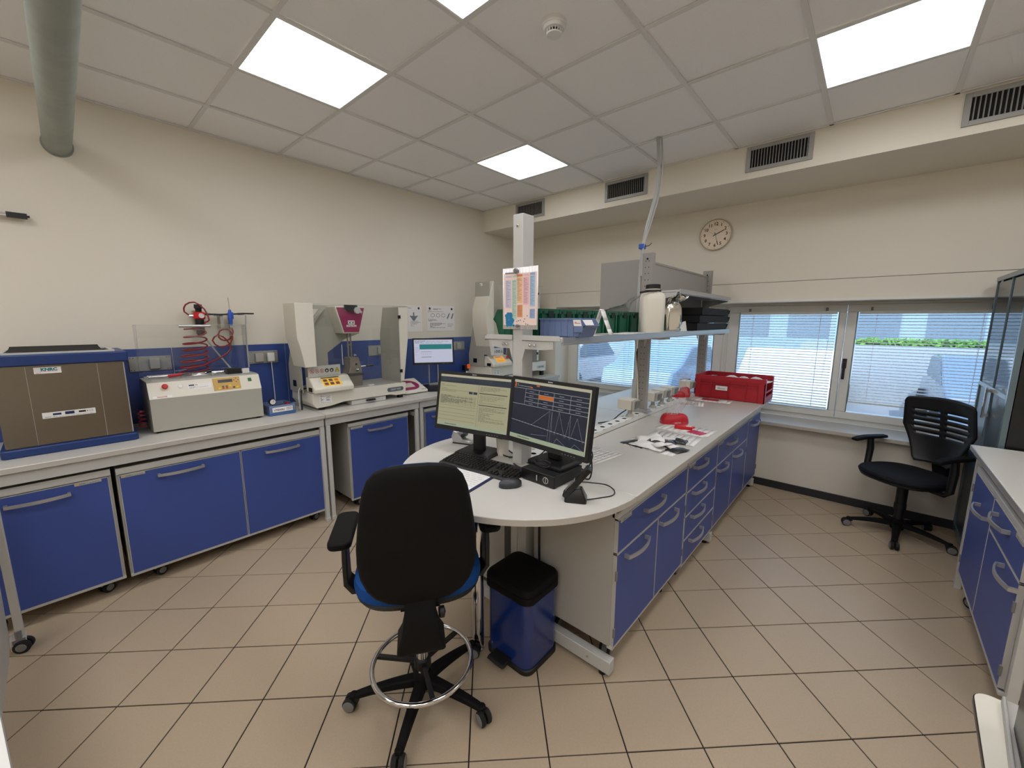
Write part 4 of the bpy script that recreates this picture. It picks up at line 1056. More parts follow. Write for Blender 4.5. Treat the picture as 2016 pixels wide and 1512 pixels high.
for k in range(64): a = 2*PI*k/20; cc.append((-1.055+.040*math.cos(a), 1.400+.026*math.sin(a), .980+.0022*(k//10)+.003*math.sin(k)))
solo('coiled_cable', 'coiled black cable lying on the foot of the right monitor', 'cable', MB().tube(cc, .0022, 6), cable_m)
# cup, tape dispenser
t = thing('paper_cup', 'cream ribbed cup behind the gap between the two big monitors', 'cup', (-1.445, 1.555, .9005))
part(t, 'cup_body', MB().lathe([(.0, 0), (.031, 0), (.036, .095), (.033, .095), (.029, .006), (0, .006)], n=32), jug_m)
t = thing('tape_dispenser', 'silver and black tape dispenser behind the left monitor', 'tape dispenser', (-1.735, 1.560, .9005), 20)
part(t, 'dispenser_body', MB().prism([(-.085, 0), (.085, 0), (.09, .05), (.075, .055), (.06, .03), (.02, .02), (-.02, .03), (-.05, .07), (-.085, .075), (-.10, .04)], -.022, .022, 'y'), alu_m, bevel=.006)
part(t, 'tape_roll', MB().lathe([(.014, -.012), (.030, -.012), (.030, .012), (.014, .012), (.014, -.012)], (-.02, 0, .05), 24, ax='y', caps=False), clear_m)
part(t, 'rubber_foot', MB().box(-.088, .088, -.024, .024, 0, .006), rubber_m); part(t, 'roll_hub', MB().lathe([(0, -.024), (.012, -.024), (.012, .024), (0, .024)], (-.02, 0, .05), 16, ax='y'), dblack_m)
def sheet(name, label, x, y, z, rz, w, h, seed=1, lines=14, blocks=(), cat='paper', m=None, grp=None):
    b = MB(); n = 8; rg = random.Random(seed); cu = rg.uniform(.2, .8)
    zf = lambda u, v: .0006+.0014*max(0, u-.7)*3*(1 if cu > .5 else .3)
    for i in range(n):
        u0, u1 = i/n, (i+1)/n
        b.quad((-w/2+w*u0, -h/2, zf(u0, 0)), (-w/2+w*u1, -h/2, zf(u1, 0)), (-w/2+w*u1, h/2, zf(u1, 1)), (-w/2+w*u0, h/2, zf(u0, 1)), 0)
    for k in range(lines):
        yy_ = h/2-.03-(h-.05)*k/max(1, lines); xx = -w/2+.015
        while xx < w*.34:
            l = rg.uniform(.008, .03); b.quad((xx, yy_, .0016), (min(xx+l, w*.38), yy_, .0016), (min(xx+l, w*.38), yy_+.0016, .0016), (xx, yy_+.0016, .0016), 1); xx += l+.004
            if rg.random() < .15: break
    for (a, b_, c, d, mi) in blocks: b.quad((a, c, .0019), (b_, c, .0019), (b_, d, .0019), (a, d, .0019), mi)
    o = solo(name, label, cat, b, [m or paper_m, ink_m, magenta_m, redprint_m], (x, y, z), rz, grp)
    md = o.modifiers.new('thickness', 'SOLIDIFY'); md.thickness = .0004; md.offset = -1
    return o
sheet('printed_sheet', 'printed white sheet half hidden behind the right monitor', -1.08, 1.865, .9006, -8, .21, .297, 3)
# ================================================================== LEFT WALL MACHINES  (local x = world +y, local y = into the wall)
BH = .8905
# --- stainless bath
t = thing('ultrasonic_bath', 'stainless steel bath with deep blue rims at the left edge of the bench', 'lab machine', (-3.36, -.235, BH), 90)
w = .50; d = .44
part(t, 'tray_base', MB().prism(rrect(-.02, w+.02, -.025, d, .02), 0, .045, 'z'), bluepl_m, bevel=.006)
part(t, 'steel_body', MB().box(0, w, 0, d-.02, .045, .487), steel_m, bevel=.003)
part(t, 'body_seams', MB().box(.115, .1165, -.001, 0, .05, .48).box(.385, .387, -.0012, 0, .05, .48).box(w-.004, w+.001, -.0012, .004, .05, .48), alu_m)
rim = MB()
for a, b_, c, e in ((-.02, w+.02, -.022, .05), (-.02, w+.02, d-.06, d)): rim.box(a, b_, c, e, .487, .545)
rim.box(-.02, .05, .05, d-.06, .487, .545).box(w-.05, w+.02, .05, d-.06, .487, .545)
part(t, 'top_rim', rim, bluepl_m, bevel=.006)
part(t, 'inner_tank', MB().box(.05, w-.05, .05, d-.06, .30, .305).box(.05, .054, .05, d-.06, .305, .54).box(w-.054, w-.05, .05, d-.06, .305, .54).box(.05, w-.05, .05, .054, .305, .54).box(.05, w-.05, d-.064, d-.06, .305, .54), dark_m)
lf = MB()
for a, b_, c, e in ((.03, w-.03, .02, .045), (.03, w-.03, d-.07, d-.045), (.03, .05, .045, d-.07), (w-.05, w-.03, .045, d-.07)): lf.box(a, b_, c, e, .5455, .555)
part(t, 'lid_frame', lf, frame_m)
part(t, 'lid', MB().prism([(.05, .556), (.30, .566), (.38, .574), (.38, .56), (.36, .556)], .06, w-.08, 'x'), dark_m)
lb = MB().box(.145, .245, -.0015, 0, .440, .474, 0); ftext(lb, 'KNRC', .022, .200, -.0018, .461, 1, bold=.0012)
lb.box(.165, .232, -.0018, -.0015, .450, .4515, 2); textlines(lb, .150, .24, .442, .447, 1, -.0017, 3, .0015, 2)
part(t, 'maker_plate', lb, [paper_m, teal_m, redprint_m, ink_m])
dp = MB().box(.147, .352, -.0035, 0, .192, .224, 0)
dp.box(.186, .218, -.004, -.0035, .206, .217, 1).box(.232, .268, -.004, -.0035, .204, .220, 1).box(.285, .313, -.004, -.0035, .207, .217, 2).box(.318, .321, -.004, -.0035, .208, .216, 2)
textlines(dp, .155, .34, .195, .202, 2, -.0037, 3, .0012, 2); textlines(dp, .325, .348, .206, .218, 3, -.0037, 3, .0012, 5)
part(t, 'display_panel', dp, [white_m, navy_m, dblack_m, ink_m])
# --- slanted front machine
t = thing('notching_machine', 'cream machine with sloped control panel and red stop button, between bath and tool box', 'lab machine', (-3.405, .362, BH), 90)
w = .636; d = .34
part(t, 'machine_body', MB().prism([(0, .012), (0, .222), (.045, .328), (.075, .334), (d, .334), (d, .012)], 0, w, 'x'), dgrey_m, bevel=.002)
part(t, 'front_plate', MB().prism([(-.0015, .014), (-.0015, .222), (0, .222), (0, .014)], .002, w-.002, 'x'), dgrey_m)
sl = Vector((0, .045, .106)).normalized(); ang = math.degrees(math.atan2(.045, .106))
TS = Tr(0, 0, .222) @ Rx(-ang)          # local z runs up the slope, -y out of it
pn = MB().box(0, w, -.0025, 0, .003, .113)
part(t, 'control_panel', MB().mb(pn, TS), offw_m)
fb = MB()
for x in (.03, w-.03):
    for y in (.03, d-.04): fb.cyl((x, y, 0), (x, y, .014), .014, n=12)
part(t, 'rubber_feet', fb, rubber_m)
part(t, 'stop_button', MB().mb(MB().lathe([(.0, -.030), (.012, -.029), (.0165, -.024), (.0165, -.018), (.010, -.012)], (.085, 0, .078), 20, ax='y').lathe([(.010, -.014), (.014, -.010), (.014, 0)], (.085, 0, .078), 16, m=1, ax='y'), TS), [red_m, yellow_m])
part(t, 'start_button', MB().mb(MB().lathe([(0, -.008), (.011, -.007), (.014, -.003), (.015, 0)], (.165, 0, .075), 20, ax='y'), TS), white_m)
lb = MB().box(.205, .335, -.0035, -.0025, .046, .082, 0).box(.21, .24, -.0038, -.0035, .070, .079, 1); textlines(lb, .245, .29, .070, .079, 1, -.0038, 2, .004, 3); textlines(lb, .212, .325, .050, .066, 3, -.0038, 3, .0016, 3)
part(t, 'rating_label', MB().mb(lb, TS), [paper_m, navy_m, inkd_m, ink_m])
lb = MB().box(.018, .115, -.0032, -.0025, .008, .022, 0); ftext(lb, 'NotchVIS', .013, .064, -.0035, .015, 1, bold=.0003)
part(t, 'name_label', MB().mb(lb, TS), [paper_m, redprint_m])
kp = MB().box(.345, .508, -.005, -.0025, .018, .108, 0).box(.375, .462, -.0055, -.005, .072, .094, 1)
for k in range(4): a = k*PI/2; kp.box(.485+.013*math.cos(a)-.003, .485+.013*math.cos(a)+.003, -.0055, -.005, .084+.013*math.sin(a)-.003, .084+.013*math.sin(a)+.003, 1)
for k, mi in enumerate((2, 3, 3, 2, 1, 2)): kp.box(.372+k*.0215, .372+k*.0215+.013, -.0058, -.005, .026+(.014 if k == 3 else 0), .037+(.014 if k == 3 else 0), mi)
kp.box(.3935, .4065, -.0058, -.005, .039, .048, 4).box(.415, .428, -.0058, -.005, .039, .048, 4)
part(t, 'keypad', MB().mb(kp, TS), [brass_m, dblack_m, yellow_m, red_m, green_m])
part(t, 'power_switch', MB().mb(MB().box(.56, .582, -.006, -.0025, .066, .090, 0).box(.563, .579, -.008, -.006, .069, .087, 1), TS), [dblack_m, emit('green_switch', (10, 120, 50), 0.216)])
# working deck details
dk = MB().box(.03, w-.02, .075, .085, .334, .340).box(.02, w-.02, .30, .335, .334, .342)
part(t, 'deck_rail', dk, alu_m)
part(t, 'slide_carriage', MB().box(.19, .34, .10, .16, .334, .352).box(.25, .33, .12, .15, .352, .362).box(.36, .40, .10, .13, .334, .358), chrome_m, bevel=.002)
part(t, 'cutter_head', MB().box(.46, .55, .12, .19, .334, .375), black_m, bevel=.003)
part(t, 'cutter_label', MB().box(.555, .60, .118, .12, .350, .372).box(.555, .60, .118, .18, .334, .350), white_m)
part(t, 'guide_rods', MB().cyl((.03, .20, .35), (w-.03, .20, .35), .008).cyl((.03, .25, .35), (w-.03, .25, .35), .006), chrome_m)
part(t, 'red_grip_tool', MB().tube([(.13, .17, .350), (.20, .16, .356)], [.010, .008], 10), red_m)
part(t, 'clamp_levers', MB().tube([(.20, .16, .356), (.27, .15, .362), (.34, .15, .364)], .0035, 8).cyl((.34, .15, .364), (.37, .15, .366), .010), dblack_m)
# clear hood, tipped up against the wall
hd = MB()
hx0, hx1 = .0, w
hd.box(hx0, hx1, .325, .330, .345, .69)                       # back sheet
hd.box(hx0, hx1, .215, .220, .615, .695)                      # front return
hd.box(hx0, hx1, .215, .330, .692, .697)                      # top
for x in (hx0, hx1-.005): hd.prism([(.33, .345), (.33, .695), (.215, .695), (.215, .615)], x, x+.005, 'x')
part(t, 'clear_hood', hd, clear_m)
eb_ = MB().box(hx0, hx1, .2135, .2150, .6955, .6975).box(hx0, hx1, .2135, .215, .6145, .6160).box(hx0-.001, hx0+.002, .213, .216, .615, .695).box(hx1-.002, hx1+.001, .213, .216, .615, .695)
part(t, 'hood_edges', eb_, frame_m)
part(t, 'hood_handle', MB().cyl((.225, .205, .688), (.405, .205, .688), .010), alu_m)
# --- compressed air set on the wall: regulator, hose, blow gun
t = thing('air_regulator', 'red and black compressed air regulator on the wall above the clear hood', 'air regulator', (-3.80, .745, 1.66), 90)
part(t, 'regulator_body', MB().box(-.035, .035, -.03, .03, -.035, .02), redp_m, bevel=.01)
part(t, 'adjusting_knob', MB().lathe([(0, .075), (.024, .075), (.026, .05), (.020, .04), (.020, .02)][::-1]), black_m)
part(t, 'filter_bowl', MB().lathe([(.0, -.16), (.018, -.155), (.027, -.14), (.028, -.035)]), black_m)
part(t, 'pressure_gauge', MB().lathe([(0, -.036), (.017, -.036), (.019, -.030), (.019, -.02)], (.01, -.0, -.008), 20, ax='y'), white_m)
part(t, 'side_fitting', MB().cyl((-.06, 0, -.01), (-.035, 0, -.01), .012).cyl((.035, 0, 0), (.30, 0, .01), .006).cyl((.09, 0, 0), (.13, 0, 0), .012).cyl((.25, 0, .01), (.29, 0, .01), .012), chrome_m)
part(t, 'hook_bar', MB().tube([(.035, -.01, .005), (.13, -.012, .002), (.30, -.01, .012), (.36, -.01, .012)], .006, 8), black_m)
part(t, 'wall_plate', MB().box(-.03, .03, .03, .08, -.12, .03).box(.20, .215, .03, .078, -.24, .02).box(.13, .15, -.005, .078, -.10, .0), dgrey_m)
pts_ = [(-3.80, .70, 1.65), (-3.80, .66, 1.68), (-3.79, .67, 1.73), (-3.77, .72, 1.75), (-3.74, .77, 1.70), (-3.73, .79, 1.62)]
for k in range(0, 92):
    a = 2*PI*k/12.0; f = k/92
    zz = 1.60-.36*f**.8; R0 = .062+.028*f
    pts_.append((-3.72+.045*math.sin(a)*.9, .70+R0*math.cos(a)-.035*f, zz+.012*math.cos(a+1.2)))
pts_ += [(-3.70, .74, 1.30), (-3.70, .84, 1.345), (-3.70, .90, 1.40), (-3.70, .88, 1.47), (-3.70, .83, 1.51), (-3.70, .79, 1.47), (-3.70, .83, 1.42), (-3.70, .90, 1.44), (-3.70, .92, 1.51), (-3.71, .895, 1.55), (-3.71, .845, 1.54), (-3.71, .835, 1.49), (-3.71, .87, 1.465), (-3.72, .91, 1.48), (-3.73, .935, 1.53), (-3.74, .93, 1.56)]
solo('coiled_hose', 'dark red coiled air hose hanging behind the cream machine', 'hose', MB().tube(pts_, .0055, 8, smooth=2), hose_m)
rh = []
for k in range(40): a = 2*PI*k/9; rh.append((-3.50+.02*math.sin(a), .325+.018*math.cos(a), .93+.0028*k))
solo('coiled_hose', 'small dark red hose coil standing between bath and cream machine', 'hose', MB().tube(rh, .004, 6, smooth=2), hose_m)
t = thing('blow_gun', 'blue compressed air blow gun hanging from the wall bar', 'blow gun', (-3.745, .93, 1.60), 90)
part(t, 'gun_body', MB().tube([(0, 0, -.02), (0, 0, .02), (0, -.0, .06), (0, 0, .10)], [.010, .014, .015, .009], 12).box(.008, .022, -.006, .006, .03, .08), bluebag_m, bevel=.003)
part(t, 'nozzle_tube', MB().cyl((0, 0, .10), (-.004, 0, .19), .0035), chrome_m); part(t, 'hose_fitting', MB().cyl((0, 0, -.07), (0, 0, -.02), .008), chrome_m)
for k, (lb, p) in enumerate((('grey air tube slanting down behind the clear hood', [(-3.79, .76, 1.50), (-3.76, .82, 1.38), (-3.73, .90, 1.24)]), ('grey tube hanging straight down from the wall bar', [(-3.80, 1.05, 1.66), (-3.80, 1.04, 1.5), (-3.79, 1.035, 1.24)]))):
    solo('air_tube', lb, 'tube', MB().tube(p, .006, 8, smooth=6), gcable_m)
# --- wall sockets
def wsock(label, y0, y1, covers, plug=None):
    t = thing('wall_socket_plate', label, 'socket', (XL+.008, (y0+y1)/2, 1.311), 90)
    w = y1-y0
    part(t, 'plate', MB().box(-w/2, w/2, -.010, 0, -.052, .052), vent_m, bevel=.002)
    sb = MB()
    for x in (-w/2+.008, -w/2+.024, w/2-.024, w/2-.010):
        for z in (-.042, .042): sb.cyl((x, -.011, z), (x, -.010, z), .003, n=8)
    part(t, 'plate_screws', sb, dblack_m)
    for cx, cw in covers: part(t, 'hinged_cover', MB().box(cx-cw, cx+cw, -.035, -.010, -.040, .036), grey_m, bevel=.007)
    if plug:
        part(t, 'plug', MB().box(plug-.027, plug+.027, -.062, -.032, -.038, .036), white_m, bevel=.006)
    return t
wsock('grey wall socket plate between the bath and the cream machine', .330, .560, [(.02, .030)])
wsock('grey wall socket plate with a white plug, right of the clear hood', 1.057, 1.281, [(-.035, .032)], plug=.045)
wsock('grey wall socket plate seen through the pendulum machine guard', 2.133, 2.337, [(.04, .045)])
wsock('grey wall socket plate right of the small monitor', 3.24, 3.445, [(0, .032)])
solo('power_cord', 'thin white power cord falling from the plug to the blue tool box', 'cord', MB().tube([(-3.815, 1.212, 1.28), (-3.82, 1.214, 1.22), (-3.83, 1.22, 1.0), (-3.82, 1.215, .90)], .0035, 6, smooth=6), white_m)
# --- tool box
t = thing('tool_box', 'blue open tool box labelled UTENSILI beside the pendulum machine', 'tool box', (-3.40, 1.035, BH), 90)
tb_ = MB(); wt, dt, ht = .185, .22, .075
tb_.box(0, wt, 0, dt, 0, .006)
tb_.prism([(0, 0), (-.006, .045), (.004, ht), (.010, ht), (.006, .006)], 0, wt, 'x')
tb_.box(0, wt, dt-.006, dt, 0, ht).box(0, .006, .0, dt, 0, ht).box(wt-.006, wt, 0, dt, 0, ht)
part(t, 'box_shell', tb_, bbin_m)
part(t, 'box_base', MB().box(-.003, wt+.003, -.008, dt+.003, 0, .022), mat('blue_box_base', (64, 100, 150), .4), bevel=.003)
lb = MB().box(.020, .165, -.0085, -.006, .027, .062, 0); ftext(lb, 'UTENSILI', .019, .068, -.0088, .042, 1, bold=.0005); textlines(lb, .118, .160, .034, .058, 3, -.0088, 1, .003, 6)
part(t, 'name_label', lb, [paper_m, inkd_m])
part(t, 'dial_gauge', MB().lathe([(0, -.012), (.022, -.012), (.026, -.008), (.026, .012), (0, .012)], (.045, .06, .100), 24, ax='y').lathe([(0, -.0135), (.020, -.0135), (.020, -.012), (0, -.012)], (.045, .06, .100), 20, m=1, ax='y').box(.043, .047, .058, .062, .02, .08, m=0).mb(MB().box(-.0012, .0012, -.0145, -.0135, 0, .016, 0), Tr(.045, .06, .100) @ Ry(40)), [dblack_m, paper_m])
part(t, 'hand_tools', MB().tube([(.09, .05, .05), (.16, .16, .075)], .005, 8, m=0).tube([(.07, .10, .055), (.17, .06, .066)], .006, 8, m=1).lathe([(0, 0), (.012, 0), (.012, .02), (0, .02)], (.15, .05, .062), 12, m=2), [chrome_m, dblack_m, red_m])
# --- pendulum impact machines
def warning(b, kind, x, z, r, y):
    """0 red ring, 1 black glove disc, 2 triangle ; materials 0 white 1 red 2 black 3 yellow"""
    if kind == 2:
        b.add([(x-r*1.15, y, z-r*.9), (x+r*1.15, y, z-r*.9), (x, y, z+r*1.15)], [(0, 1, 2)], 3)
        for a, c in (((-1.15, -.9), (1.15, -.9)), ((1.15, -.9), (0, 1.15)), ((0, 1.15), (-1.15, -.9))):
            p, q = Vector((x+a[0]*r, y-.0003, z+a[1]*r)), Vector((x+c[0]*r, y-.0003, z+c[1]*r)); dd = (q-p).normalized(); n_ = Vector((-dd.z, 0, dd.x))*r*.09
            b.quad(p-n_, q-n_, q+n_, p+n_, 2)
        b.quad((x-r*.5, y-.0004, z-r*.4), (x+r*.5, y-.0004, z-.1*r), (x+r*.4, y-.0004, z+r*.1), (x-r*.4, y-.0004, z-.1*r), 2)
        return
    n = 20; ci = [(x+r*math.cos(2*PI*i/n), y, z+r*math.sin(2*PI*i/n)) for i in range(n)]
    b.add(ci, [tuple(range(n))], 2 if kind == 1 else 0)
    if kind == 0:
        ri = [(x+.8*r*math.cos(2*PI*i/n), y-.0002, z+.8*r*math.sin(2*PI*i/n)) for i in range(n)]; ro_ = [(p[0], y-.0002, p[2]) for p in ci]
        b.add(ro_+ri, [(i, (i+1)%n, (i+1)%n+n, i+n) for i in range(n)], 1)
        b.quad((x-r*.65, y-.0003, z+r*.50), (x-r*.5, y-.0003, z+r*.65), (x+r*.65, y-.0003, z-r*.5), (x+r*.5, y-.0003, z-r*.65), 1)
        b.quad((x-r*.35, y-.0002, z-r*.45), (x-r*.15, y-.0002, z-r*.5), (x+r*.35, y-.0002, z+r*.4), (x+r*.1, y-.0002, z+r*.45), 2)
    if kind == 1:
        b.quad((x-r*.45, y-.0003, z-r*.5), (x+.1*r, y-.0003, z-r*.6), (x+r*.5, y-.0003, z+r*.1), (x-r*.3, y-.0003, z+r*.5), 0)
def pendulum(label, loc, Wd, H, badge, magenta=True, yl=(0, .12), estop=False, base_z=(.045, .145), guard_open=False):
    t = thing('impact_tester', label, 'lab machine', loc, 90)
    zb0, zb1 = base_z; ZK = zb1+(H-zb1)*.62; ZL = zb1+(H-zb1)*(.30 if magenta else .147)      # knee, lower edge of towers
    x0, x1 = 0, Wd
    # base
    fp = [(x0+.03, zb0-.022), (x0+.14, zb0-.018), (x0+.26, zb0+.002), (x1-.17, zb0+.002), (x1-.10, zb0-.012), (x1-.005, zb0-.012), (x1, zb1-.004), (x1-.004, zb1), (x0+.005, zb1), (x0, zb0+.02)]
    part(t, 'base_casting', MB().prism(fp, 0, .42, 'y'), offw_m, bevel=.008)
    part(t, 'base_deck', MB().box(x0+.04, x1-.03, .02, .40, zb1, zb1+.004), grey_m)
    for x, y in ((x0+.09, .05), (x1-.045, .04), (x0+.09, .36), (x1-.045, .36)):
        part(t, 'rubber_foot', MB().cyl((x, y, 0), (x, y, zb0), .026, n=16) if x < .3 else MB().box(x-.02, x+.02, y-.02, y+.02, 0, zb0-.01), rubber_m)
    bd = MB().prism(rrect(x1-.20, x1-.03, zb0+.028, zb0+.066, .018, 6), -.003, 0, 'y', 0)
    ftext(bd, badge, .021, x1-.115, -.0034, zb0+.047, 1, bold=.0008); part(t, 'model_badge', bd, [mat('badge_grey', (92, 96, 104), .4) if magenta else frame_m, frame_m if magenta else navy_m])
    # left tower (C profile leaning in) and right tower
    def tower(pts_, depth, y0=0): return MB().prism(pts_, y0, depth, 'y')
    yl0, yl1 = yl; dep = .235
    lt = [(yl0, H), (yl1, H), (yl1, ZL), (yl0+.045, ZL), (yl0+.015, ZK-.05), (yl0, ZK)]
    if not magenta: lt = [(yl1-.012, H), (yl1, H), (yl1, ZL), (yl1-.05, ZL), (yl0, ZK-.12), (yl0, ZK+.06)]
    part(t, 'left_tower', tower(lt, dep), offw_m, bevel=.003)
    part(t, 'left_tower_side', MB().prism([(.002, H-.002), (dep, H-.002), (dep+.02, ZK), (.36, ZL), (.36, zb1), (.10, zb1), (.10, ZL), (.002, ZL)], yl0+.05, yl0+.056, 'x'), dgrey_m, bevel=.002)
    rx0 = x1-.05 if magenta else x1-.20; rx1 = rx0+(.105 if magenta else .06)
    rt = [(rx0, H), (rx1, H), (rx1-.012, ZK-.03), (rx0+.035, zb1+.02), (rx0, zb1+.02)]
    part(t, 'right_tower', tower(rt, .10), offw_m, bevel=.003)
    part(t, 'right_tower_side', MB().prism([(.0, H-.01), (.26, H-.01), (.33, ZK), (.33, zb1), (.0, zb1)], rx0-.006, rx0, 'x'), dgrey_m)
    # back shield with triangular opening
    bx0 = yl1; bz = H-.004
    if magenta: part(t, 'back_shield', MB().prism([(bx0, bz), (bx0+.44, bz), (bx0+.50, H-.25), (bx0+.36, H-.30), (bx0+.20, ZL+.09), (bx0+.20, zb1), (bx0, zb1), (bx0, H-.22), (bx0+.15, bz-.035), (bx0, bz-.03)], .245, .252, 'y'), dgrey_m)
    if magenta: part(t, 'shield_brace', MB().prism([(bx0, H-.22), (bx0+.155, bz-.03), (bx0+.185, bz-.03), (bx0+.005, H-.275)], .215, .25, 'y'), dgrey_m, bevel=.002)
    # pendulum hub
    cx = (x0+x1)/2-.03 if magenta else (x0+x1)/2
    tz = H-.012; bzz = H-.245
    part(t, 'hub_housing', MB().prism([(cx-.135, tz), (cx+.135, tz), (cx+.075, bzz), (cx-.075, bzz)], .09, .26, 'y'), offw_m, bevel=.008)
    if magenta:
        hb_ = MB().prism([(cx-.125, tz-.012), (cx+.125, tz-.012), (cx+.066, bzz+.012), (cx-.066, bzz+.012)], .087, .091, 'y', 0)
        lg = hb_; lz = tz-.138
        lg.prism(rrect(cx-.030, cx+.030, lz-.017, lz+.017, .003), .0855, .088, 'y', 1)
        for s_ in (-1, 1):
            for q in (-1, 1):
                a = Vector((cx+s_*.014-q*.010, .0850, lz+.010)); c = Vector((cx+s_*.014+q*.010, .0850, lz-.012)); dd = (c-a).normalized(); n_ = Vector((-dd.z, 0, dd.x))*.0022
                if q == s_ or True: lg.quad(a-n_, c-n_, c+n_, a+n_, 2)
        ftext(lg, 'INSTRON', .021, cx, .0864, lz-.030, 1, bold=.0012)
        part(t, 'magenta_panel', hb_, [magenta_m, paper_m, inkd_m])
        part(t, 'release_knob', MB().lathe([(0, .045), (.026, .046), (.0285, .050), (.0285, .066), (.018, .068), (.018, .09)][::1], (cx+.045, 0, tz-.035), 24, ax='y'), frame_m)
        part(t, 'small_button', MB().lathe([(0, .078), (.010, .079), (.012, .083), (.012, .09)], (cx+.092, 0, tz-.048), 18, ax='y'), frame_m)
        part(t, 'release_handle', MB().prism([(cx-.06, tz+.012), (cx+.05, tz+.012), (cx+.055, tz-.01), (cx+.03, tz-.05), (cx-.02, tz-.045), (cx-.06, tz-.02)], .062, .088, 'y'), black_m, bevel=.004)
    else:
        part(t, 'hub_disc', MB().lathe([(0, .06), (.05, .062), (.055, .07), (.055, .09)], (cx, 0, tz-.09), 24, ax='y'), frame_m)
    rz0 = zb1+.26
    part(t, 'pendulum_rods', MB().box(cx-.020, cx-.010, .14, .15, rz0, bzz).box(cx+.008, cx+.018, .14, .15, rz0, bzz).box(cx-.022, cx+.02, .138, .152, (rz0+bzz)/2, (rz0+bzz)/2+.012), anvil_m)
    part(t, 'anvil_block', MB().prism([(cx-.06, zb1), (cx+.085, zb1), (cx+.08, zb1+.17), (cx+.055, rz0), (cx-.02, rz0), (cx-.025, zb1+.17), (cx-.055, zb1+.10)], .10, .22, 'y'), anvil_m, bevel=.004)
    part(t, 'anvil_bolts', MB().lathe([(0, .088), (.012, .090), (.013, .10)], (cx+.02, 0, rz0+.02), 14, ax='y').lathe([(0, .088), (.014, .090), (.015, .10)], (cx+.032, 0, zb1+.15), 14, ax='y').lathe([(0, .095), (.010, .096), (.010, .10)], (cx+.03, 0, zb1+.20), 14, ax='y', m=1), [chrome_m, dark_m])
    part(t, 'clamp_lever', MB().cyl((cx-.09, .06, zb1+.115), (cx+.07, .06, zb1+.115), .012, n=14), black_m)
    part(t, 'side_lever', MB().cyl((cx+.08, .12, zb1+.175), (cx+.13, .12, zb1+.175), .006, m=0).cyl((cx+.13, .12, zb1+.175), (cx+.20, .12, zb1+.177), .009, m=1), [chrome_m, dblack_m])
    part(t, 'specimen_clip', MB().box(cx+.10, cx+.15, .02, .05, zb1+.004, zb1+.016), white_m)
    # clear guard
    gm = MB().box(yl1+.002, rx0-.002, -.004, 0, zb1+.01, H-.004)
    part(t, 'clear_guard', gm, clear_m)
    ge = MB().box(yl1, rx0+.1, -.005, .001, H-.004, H-.001).box(yl1+.21, yl1+.214, -.0045, .0, ZL+.0, ZL+.17)
    part(t, 'guard_edges', ge, frame_m)
    part(t, 'guard_clips', MB().box(rx0-.013, rx0+.013, -.014, -.003, H-.115, H-.085).box(rx0-.013, rx0+.013, -.014, -.003, zb1+.10, zb1+.13), dblack_m, bevel=.002)
    # console
    cz0 = zb1+.003; cw = .33
    part(t, 'console_body', MB().prism([(-.045, cz0), (-.045, cz0+.038), (.055, cz0+.125), (.12, cz0+.125), (.12, cz0)], x0+.005, x0+.005+cw, 'x'), offw_m, bevel=.010)
    sa = math.degrees(math.atan2(.1, .087)); TC = Tr(x0+.005, -.045, cz0+.038) @ Rx(-sa)   # local z up slope
    cp = MB().box(.085, .235, -.003, .001, .022, .115, 0)
    if magenta:
        cp.box(.085, .235, -.0036, -.003, .104, .115, 1)
        for i in range(3):
            for j in range(2): cp.box(.096+i*.046, .096+i*.046+.031, -.0038, -.003, .030+j*.037, .030+j*.037+.027, 2 if (i, j) != (2, 1) else 3)
    else: cp.box(.095, .20, -.0036, -.003, .095, .108, 3).box(.10, .19, -.0036, -.003, .035, .041, 3)
    part(t, 'touch_screen', MB().mb(cp, TC), [emit('screen_amber', (250, 200, 70) if magenta else (250, 180, 70), .23), dblack_m, mat('screen_tiles', (110, 60, 50), .4), mat('screen_tile_orange', (230, 130, 60), .4)])
    sg = MB().box(x0+.0, x0+.265, .045, .051, cz0+.125, cz0+.215, 0)
    for k, kd in enumerate((0, 0, 0, 1, 1, 2)): warning(sg, kd, x0+.030+k*.040+(.006 if k == 5 else 0), cz0+.172, .0165, .0444)
    part(t, 'warning_strip', sg, [paper_m if not magenta else frame_m, redprint_m, inkd_m, yellow_m])
    lb = MB().box(x0+.055, x0+.155, -.0012, 0, zb0+.008, zb0+.082, 0); textlines(lb, x0+.062, x0+.148, zb0+.066, zb0+.080, 2, -.0015, 1, .003, 2)
    for k in (0, 1): textlines(lb, x0+.065+k*.045, x0+.10+k*.045, zb0+.03, zb0+.062, 4, -.0015, 1, .005, 7+k)
    textlines(lb, x0+.062, x0+.148, zb0+.012, zb0+.026, 2, -.0015, 1, .002, 3)
    part(t, 'rating_label', lb, [paper_m, ink_m])
    sp2 = MB().box(x0-.0012, x0, .02, .10, cz0+.01, cz0+.05)
    part(t, 'connector_panel', MB().box(x0-.0, x0+.006, .0, .06, cz0+.012, cz0+.045), dblack_m); part(t, 'mains_inlet', MB().box(yl0+.046, yl0+.051, .22, .28, cz0+.04, cz0+.09), dblack_m)
    if estop:
        part(t, 'stop_button', MB().mb(MB().lathe([(0, -.028), (.014, -.027), (.019, -.020), (.019, -.014), (.010, -.01), (.010, 0)], (.285, 0, .075), 18, ax='y'), TC), redp_m)
        part(t, 'round_button', MB().mb(MB().lathe([(0, -.012), (.012, -.010), (.014, 0)], (.262, 0, .118), 18, ax='y'), TC), white_m)
    # drawer under the base
    part(t, 'drawer_box', MB().box(x0+.33, x0+.66, .01, .35, .002, zb0-.004), frame_m, bevel=.002)
    part(t, 'drawer_handle', MB().prism([(x0+.46, zb0-.022), (x0+.55, zb0-.022), (x0+.54, zb0-.010), (x0+.47, zb0-.010)], -.016, .01, 'y'), dblack_m)
